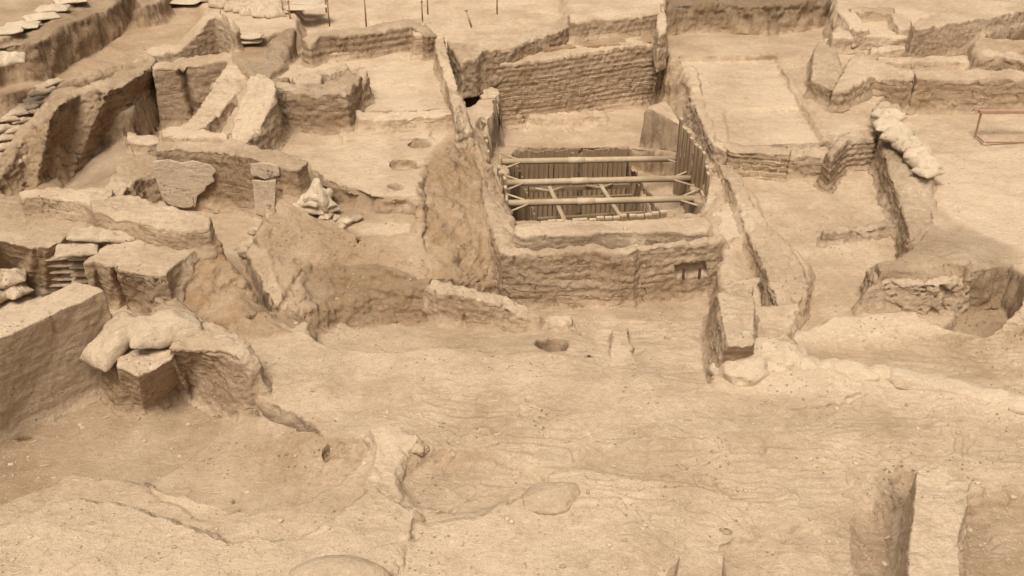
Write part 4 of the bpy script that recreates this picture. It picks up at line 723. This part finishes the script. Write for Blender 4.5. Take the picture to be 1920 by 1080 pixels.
# plastered-over sacks along the crest on the right
g = 'pale buried sacks along the crest of the front ground'
for k, (x_, y_, z_, s_, a_, sq) in enumerate(((1508,688,.01,.17,-14,(1.1,.75,.6)),(1552,693,-.005,.16,20,(1.1,.7,.6)),(1600,700,.01,.19,-20,(1.2,.7,.5)),
    (1650,706,-.005,.16,8,(1.1,.75,.6)),(1697,714,.01,.18,-24,(1.2,.7,.55)),(1748,722,-.005,.17,4,(1.1,.75,.6)),(1806,736,.01,.20,-28,(1.2,.65,.5)),(1866,750,-.005,.17,-4,(1.2,.7,.6)),(1922,764,.01,.19,-24,(1.2,.7,.5)))):
    rock('sandbag', x_, y_, z_, s_, '%s half-buried pale sack from the left along the crest at right' % (nth+['eleventh', 'twelfth'])[k+3], 'sandbag', 'plaster', 61+k, sq, a_, .16, g)
rock('sandbag',1396,690,-.04,.33,'largest crusted pale sack, slumped against the near end of the wall stub','sandbag','plaster',81,(1.0,.85,.75),35,.22,g,5)
rock('sandbag',1446,678,.0,.30,'second crusted pale sack, behind and right of the largest one','sandbag','plaster',85,(1.15,.8,.62),-10,.24,g,5)
rock('sandbag',1474,690,-.05,.24,'third crusted pale sack, before the row along the crest begins','sandbag','plaster',88,(1.2,.8,.5),-15,.24,g,5)
# plaster skins on the plastered wall: thin sheets standing proud of the mud
def patch(name, pts, base_pts, label, thick=.02, mat='plaster', parent=None, cat='plaster'):
    """irregular thin sheet: pts = (px, py, z) outline on the wall face"""
    V = pts; bm = bmesh.new(); vs = [bm.verts.new(p) for p in V]; f = bm.faces.new(vs)
    f.normal_update(); nrm = f.normal.copy()
    if nrm.dot(Vector((0, 0, H))-V[0]) < 0: nrm = -nrm
    bmesh.ops.triangulate(bm, faces=[f]); ex = bmesh.ops.extrude_face_region(bm, geom=bm.faces[:])
    bmesh.ops.translate(bm, vec=nrm*thick, verts=[v for v in ex['geom'] if isinstance(v, bmesh.types.BMVert)])
    bmesh.ops.translate(bm, vec=-nrm*thick*.3, verts=bm.verts)
    bmesh.ops.recalc_face_normals(bm, faces=bm.faces); m0 = bpy.data.meshes.new('tmp'); bm.to_mesh(m0); bm.free()
    o = bpy.data.objects.new('tmp', m0); COL.objects.link(o); r = o.modifiers.new('r', 'REMESH'); r.mode = 'VOXEL'; r.voxel_size = .009
    s_ = o.modifiers.new('s', 'SMOOTH'); s_.iterations = 2
    me = bpy.data.meshes.new_from_object(o.evaluated_get(bpy.context.evaluated_depsgraph_get())); bpy.data.objects.remove(o)
    co = getco(me); no = getno(me); co += no*(.006*fbm(*(co.T*7), 3, 4))[:, None]
    me.polygons.foreach_set('use_smooth', np.ones(len(me.polygons), bool)); me.materials.clear(); me.name = name
    t = np.empty((len(co), 3)); t[:] = (.95, 0, 0); setattr_col(me, t)
    if parent: co -= np.array(parent.location[:])
    setco(me, co); return link(name, me, M[mat], parent)
FA, FB = (292,282,.8), (556,316,.8)
for lb, pts in (('large cracked pale plaster patch with a torn right edge',((290,300),(315,296),(345,303),(362,299),(380,302),(396,306),(408,318),(400,328),(405,338),(388,347),(386,356),(372,366),(368,386),(345,388),(318,382),(306,368),(296,340),(288,318))),
    ('small pale plaster patch near the right end of the wall',((476,304),(500,301),(528,306),(531,326),(515,330),(503,334),(490,328),(477,326))),
    ('tall faint plaster strip hanging below the small patch',((479,334),(503,336),(524,333),(523,360),(520,398),(500,402),(486,398),(482,365)))):
    FA, FB = ((292,282,.8), (418,283,.8)) if pts[0][0] < 400 else ((458,291,.8), (556,316,.8))
    V = [face_pt(q[0], q[1], FA, FB, .03 if pts[0][0] < 400 else .05) for q in pts]
    o = patch('plaster_patch', V, None, lb, .018, parent=wp); o['label'] = lb
# ------------------------------------------------------------------ timber shoring and steel props
def box_mesh(dx, dy, dz, bev=.004):
    bm = bmesh.new(); bmesh.ops.create_cube(bm, size=1); bmesh.ops.scale(bm, vec=(dx, dy, dz), verts=bm.verts)
    bmesh.ops.bevel(bm, geom=bm.edges[:], offset=bev, segments=1, affect='EDGES'); me = bpy.data.meshes.new('m'); bm.to_mesh(me); bm.free(); return me
def tube_between(name, a, b, r, mat, parent=None, n=14):
    L_ = (b-a).length; bm = bmesh.new(); bmesh.ops.create_cone(bm, cap_ends=True, segments=n, radius1=r, radius2=r, depth=L_)
    me = bpy.data.meshes.new(name); bm.to_mesh(me); bm.free(); me.polygons.foreach_set('use_smooth', np.array([len(p.vertices) == 4 for p in me.polygons]))
    o = link(name, me, M[mat], parent); q = (b-a).to_track_quat('Z', 'Y'); o.rotation_euler = q.to_euler(); o.location = (a+b)/2-(parent.location if parent else Vector()); return o
def bar_between(name, a, b, wx, wy, mat, parent=None):
    me = box_mesh(wx, wy, (b-a).length); me.name = name; o = link(name, me, M[mat], parent); o.rotation_euler = (b-a).to_track_quat('Z', 'Y').to_euler()
    o.location = (a+b)/2-(parent.location if parent else Vector()); return o
def plank_row(label, A, B, n, zbot, jit=.05, wd=None, th=.03, cat='shoring', tilt=0, ends=False, skip=()):
    a = P(*A); b = P(*B); root = empty('plank_shoring', Vector((a.x, a.y, zbot))); tag(root, label, cat)
    e = Vector((b.x-a.x, b.y-a.y, 0)); step = e.length/n; ang = math.atan2(e.y, e.x); r = random.Random(n*7+len(label))
    for i in range(n):
        if i in skip: continue
        t = (i+.5)/n; p = a.lerp(b, t); top = p.z+r.uniform(-jit, jit); w_ = (wd or step*.93)*r.uniform(.9, 1.02)
        me = box_mesh(w_, th, top-zbot, .003); me.name = 'plank'
        o = link('plank', me, M['plank'], root)
        o.location = Vector((p.x+r.uniform(-.004, .004)*math.sin(ang), p.y+r.uniform(-.006, .006), (top+zbot)/2))-root.location; o.rotation_euler = (r.uniform(-.02, .02), tilt+r.uniform(-.01, .01), ang)
        if ends:
            c = link('plank_end', box_mesh(w_*.98, th*1.2, .03, .003), M['plankend'], o); c.location = (0, 0, (top-zbot)/2)
    return root
plank_row('back wall of upright weathered planks lining the deep pit',(973,284,-.25),(1178,277,-.22),22,-1.9,.02,skip=(12,))
plank_row('stepped row of tall planks rising on the right side of the deep pit',(1274,226,.60),(1324,300,.50),7,-1.2,.09,wd=.075,ends=True)
plank_row('front right planks of the deep pit standing outside the steel props',(1316,290,.45),(1330,330,.36),4,-.9,.05,wd=.09,ends=True)
plank_row('leaning plank ends at the back left corner of the deep pit',(905,228,.34),(916,286,.2),5,-.5,.05,wd=.07,ends=True)
plank_row('upright planks on the left side of the deep pit carrying the steel props',(934,306,.16),(950,352,.12),5,-.9,.05,wd=.09,ends=True)
plank_row('inner left planks of the deep pit seen edge on',(966,296,-.2),(1003,402,-.35),12,-1.5,.04,wd=.05)
plank_row('inner right planks of the deep pit against the earth shelf',(1196,338,-.5),(1248,404,-.3),9,-1.5,.05,wd=.08)
plank_row('front row of short plank tops along the rim of the deep pit',(1012,419,.06),(1252,399,.10),16,-1.3,.015,th=.04,ends=True)
def prop(label, A, B, r=.042, zz=0, braces=True):
    a = P(*A); b = P(*B); root = empty('steel_prop', a); tag(root, label, 'prop', 'steel props bracing the deep pit')
    tube_between('tube', a, b, r, 'tube', root); d = (b-a).normalized(); side = Vector((-d.y, d.x, 0)).normalized()
    tube_between('sleeve', a.lerp(b, .36), a.lerp(b, .45), r*1.12, 'sleeve', root)
    for end, s_ in ((a, 1), (b, -1)):
        bar_between('end_plate', end-Vector((0, 0, .08)), end+Vector((0, 0, .08)), .03, .16, 'tube', root)
        if braces:
            for q in (1, -1):
                tube_between('brace', end+side*.17*q+Vector((0, 0, .05*q)), end+d*s_*.30+side*.02*q, .014, 'tube', root, 8)
    return root
prop('farthest of the three long steel props across the deep pit',(938,303,.0),(1290,297,.02))
prop('middle one of the three long steel props across the deep pit',(940,343,.0),(1302,334,.02))
prop('nearest of the three long steel props across the deep pit',(950,381,.0),(1316,372,.02))
def deep_prop(label, A, B):
    a = P(*A); b = P(*B); root = empty('steel_prop', a); tag(root, label, 'prop', 'short props running lengthwise deep in the pit')
    bar_between('beam', a, b, .055, .055, 'tube', root); d = (b-a).normalized(); side = Vector((-d.y, d.x, 0)).normalized()
    for q in (1, -1): bar_between('brace', a+side*.20*q+Vector((0, 0, .0)), a+d*.12, .025, .025, 'tube', root)
    return root
deep_prop('left one of the two short props running lengthwise in the deep pit',(1030,352,-.45),(1062,424,-.4))
deep_prop('right one of the two short props running lengthwise in the deep pit',(1124,346,-.45),(1170,418,-.4))
for lb, A, B in (('upper waling rail across the back of the deep pit',(992,356,-.5),(1180,348,-.5)),('middle rail across the deep pit',(1000,376,-.75),(1185,368,-.75)),('lower rail across the deep pit just behind the front planks',(1008,412,-.7),(1240,398,-.7))):
    o = bar_between('rail', P(*A), P(*B), .05, .06, 'plank'); tag(o, lb, 'rail')
bar = bar_between('post', P(1073,284,-.22)+Vector((0,-.05,0)), P(1073,284,-.22)+Vector((0, -.05, -1.2)), .05, .04, 'plank'); tag(bar, 'dark upright post in the middle of the back plank wall', 'post')
for k, x_ in enumerate((1282,1312)):
    p = face_pt(x_, 516, (968,480,.25), (1352,462,.25)); p.y += .02
    o = bar_between('niche_bar', p+Vector((0, 0, .09)), p+Vector((0, 0, -.06)), .028, .03, 'darkmetal'); tag(o, '%s dark upright bar in the niche of the long front wall' % ('left', 'right')[k], 'bar', 'dark bars in the niche')
# ------------------------------------------------------------------ stakes, frame
def stake(px, pyb, pyt, label, z=1.0, lean=0, mat='rust', r=.013):
    b = P(px, pyb, z); h = (pyb-pyt)/scale_at(b)/.9
    root = empty('survey_stake', b); tag(root, label, 'stake', 'survey stakes on the far ground')
    tube_between('rod', b-Vector((0, 0, .1)), b+Vector((lean, 0, h)), r, mat, root, 8)
    tube_between('cap', b+Vector((lean, 0, h)), b+Vector((lean*1.05, 0, h+.02)), r*1.5, mat, root, 8); return root
for q in ((531,24,-8,'stake beside the sandbag heap, leftmost'),(544,33,7,'stake just right of the sandbag heap'),(611,13,-14,'stake of the back row, left of the middle'),(617,38,6,'stake of the front row above the left end of the coursed wall'),
          (686,38,3,'stake of the front row above the middle of the coursed wall'),(792,34,7,'stake of the front row above the right end of the coursed wall'),(802,16,-12,'stake of the back row above the right end of the coursed wall'),(932,16,-14,'stake standing alone right of all the others')):
    stake(q[0], q[1], q[2], 'thin rusty '+q[3])
stake(884,40,22,'short pale stake leaning on the far ground', lean=-.08, mat='plankend', r=.018)
fr = empty('metal_frame', P(1842,262,.38)); tag(fr, 'rusty open metal frame with a red top rail at the right edge', 'frame')
a = P(1841,268,.37); hgt = .36
xl = a.x; ya = a.y; xr = xl+1.5; dpt = .22
def rail(nm, p, q, w_, h_, mt):
    me = box_mesh(abs(q[0]-p[0])+w_, abs(q[1]-p[1])+w_, abs(q[2]-p[2])+h_, .003); me.name = nm; o = link(nm, me, M[mt], fr); o.location = (Vector(p)+Vector(q))/2-fr.location
rail('top_rail', (xl, ya+dpt, .37+hgt), (xr, ya+dpt, .37+hgt), .07, .04, 'paleboard')
rail('bottom_rail', (xl+.05, ya-.02, .385), (xr, ya-.02, .385), .02, .02, 'rust')
rail('side_rail', (xl+.02, ya+dpt-.02, .385), (xl+.02, ya, .385), .02, .02, 'rust')
rail('leg', (xl, ya+dpt, .37), (xl, ya+dpt, .36+hgt), .022, .0, 'rust'); rail('leg', (xr, ya+dpt, .37), (xr, ya+dpt, .36+hgt), .022, .0, 'rust')
# ------------------------------------------------------------------ loose bits
def scatter(name, label, mat, n, fn, kind='stuff'):
    V = []; Fc = []
    for i in range(n): fn(V, Fc)
    me = bpy.data.meshes.new(name); me.from_pydata(V, [], Fc); o = link(name, me, M[mat]); tag(o, label, 'ground litter', None, 'stuff'); return o
rr = random.Random(5)
ICO = bmesh.new(); bmesh.ops.create_icosphere(ICO, subdivisions=1, radius=1); iv = [v.co.copy() for v in ICO.verts]; ifc = [[v.index for v in f.verts] for f in ICO.faces]; ICO.free()
def loc_random():
    u = rr.uniform(-100, 2020); v = 1100*(rr.random()**.8) if rr.random() < .8 else rr.uniform(700, 1100)
    p = P(u, max(v, 5), .1); return p.x, p.y, ground_z(p.x, p.y)
def pebble(V, Fc):
    x_, y_, z_ = loc_random(); s_ = rr.uniform(.0025, .009)*(1+1.6*(rr.random() < .06)); b = len(V)
    sx, sy, sz = rr.uniform(.7, 1.4), rr.uniform(.7, 1.4), rr.uniform(.5, .9)
    for c in iv:
        k = 1+rr.uniform(-.2, .2); V.append((x_+c.x*s_*sx*k, y_+c.y*s_*sy*k, z_+c.z*s_*sz*k+s_*.2))
    Fc.extend([[b+i for i in f] for f in ifc])
rr2 = random.Random(11)
for k, (x_, y_, s_) in enumerate([(236,934,.022),(243,938,.015),(228,938,.013),(262,936,.012),(277,931,.010),(283,928,.014),(268,944,.011),(296,940,.010),(214,934,.012),(392,950,.014),(434,938,.016),(444,954,.011),(350,857,.010),(366,850,.009),(75,925,.016)]):
    rock('clod', x_, y_, -.2, s_, {0:'largest dark clod in the small cluster on the front room floor',9:'left one of two dark clods lying apart, nearer the curved ridge',10:'right one of two dark clods lying apart, nearer the curved ridge',14:'lone clod near the left edge on the front room floor',12:'tiny crumb in the middle of the front room floor'}.get(k, 'small dark clod of earth lying on the sunken floor of the front room'), 'clod', 'pebble', 90+k, (1, .9, .7), 40*k, .5, 'small dark clods on the front room floor', 2)
rock('cigarette_end', 1194, 1037, .01, .018, 'tiny white stub lying on the ground near the bottom edge', 'litter', 'plankend', 120, (1, .3, .3), 25, .02, None, 2)
scatter('pebbles', 'small pebbles and crumbs of mud over the whole site', 'pebble', 9000, pebble)
def straw(V, Fc):
    x_, y_, z_ = loc_random(); a_ = rr.uniform(0, 6.28); l_ = rr.uniform(.02, .07); c_ = rr.uniform(-.6, .6); w_ = .0016; b = len(V); z_ += .006
    for k in range(4):
        t = k/3-.5; aa = a_+c_*t; cx, cy = x_+math.cos(aa)*l_*t, y_+math.sin(aa)*l_*t; px, py = -math.sin(aa)*w_, math.cos(aa)*w_; zz = z_+.004*rr.random()
        V += [(cx-px, cy-py, zz), (cx+px, cy+py, zz), (cx, cy, zz+.003)]
    for k in range(3):
        for i in range(3): Fc.append([b+3*k+i, b+3*k+(i+1) % 3, b+3*k+3+(i+1) % 3, b+3*k+3+i])
scatter('straw', 'short bits of dry straw lying on the ground', 'straw', 500, straw)
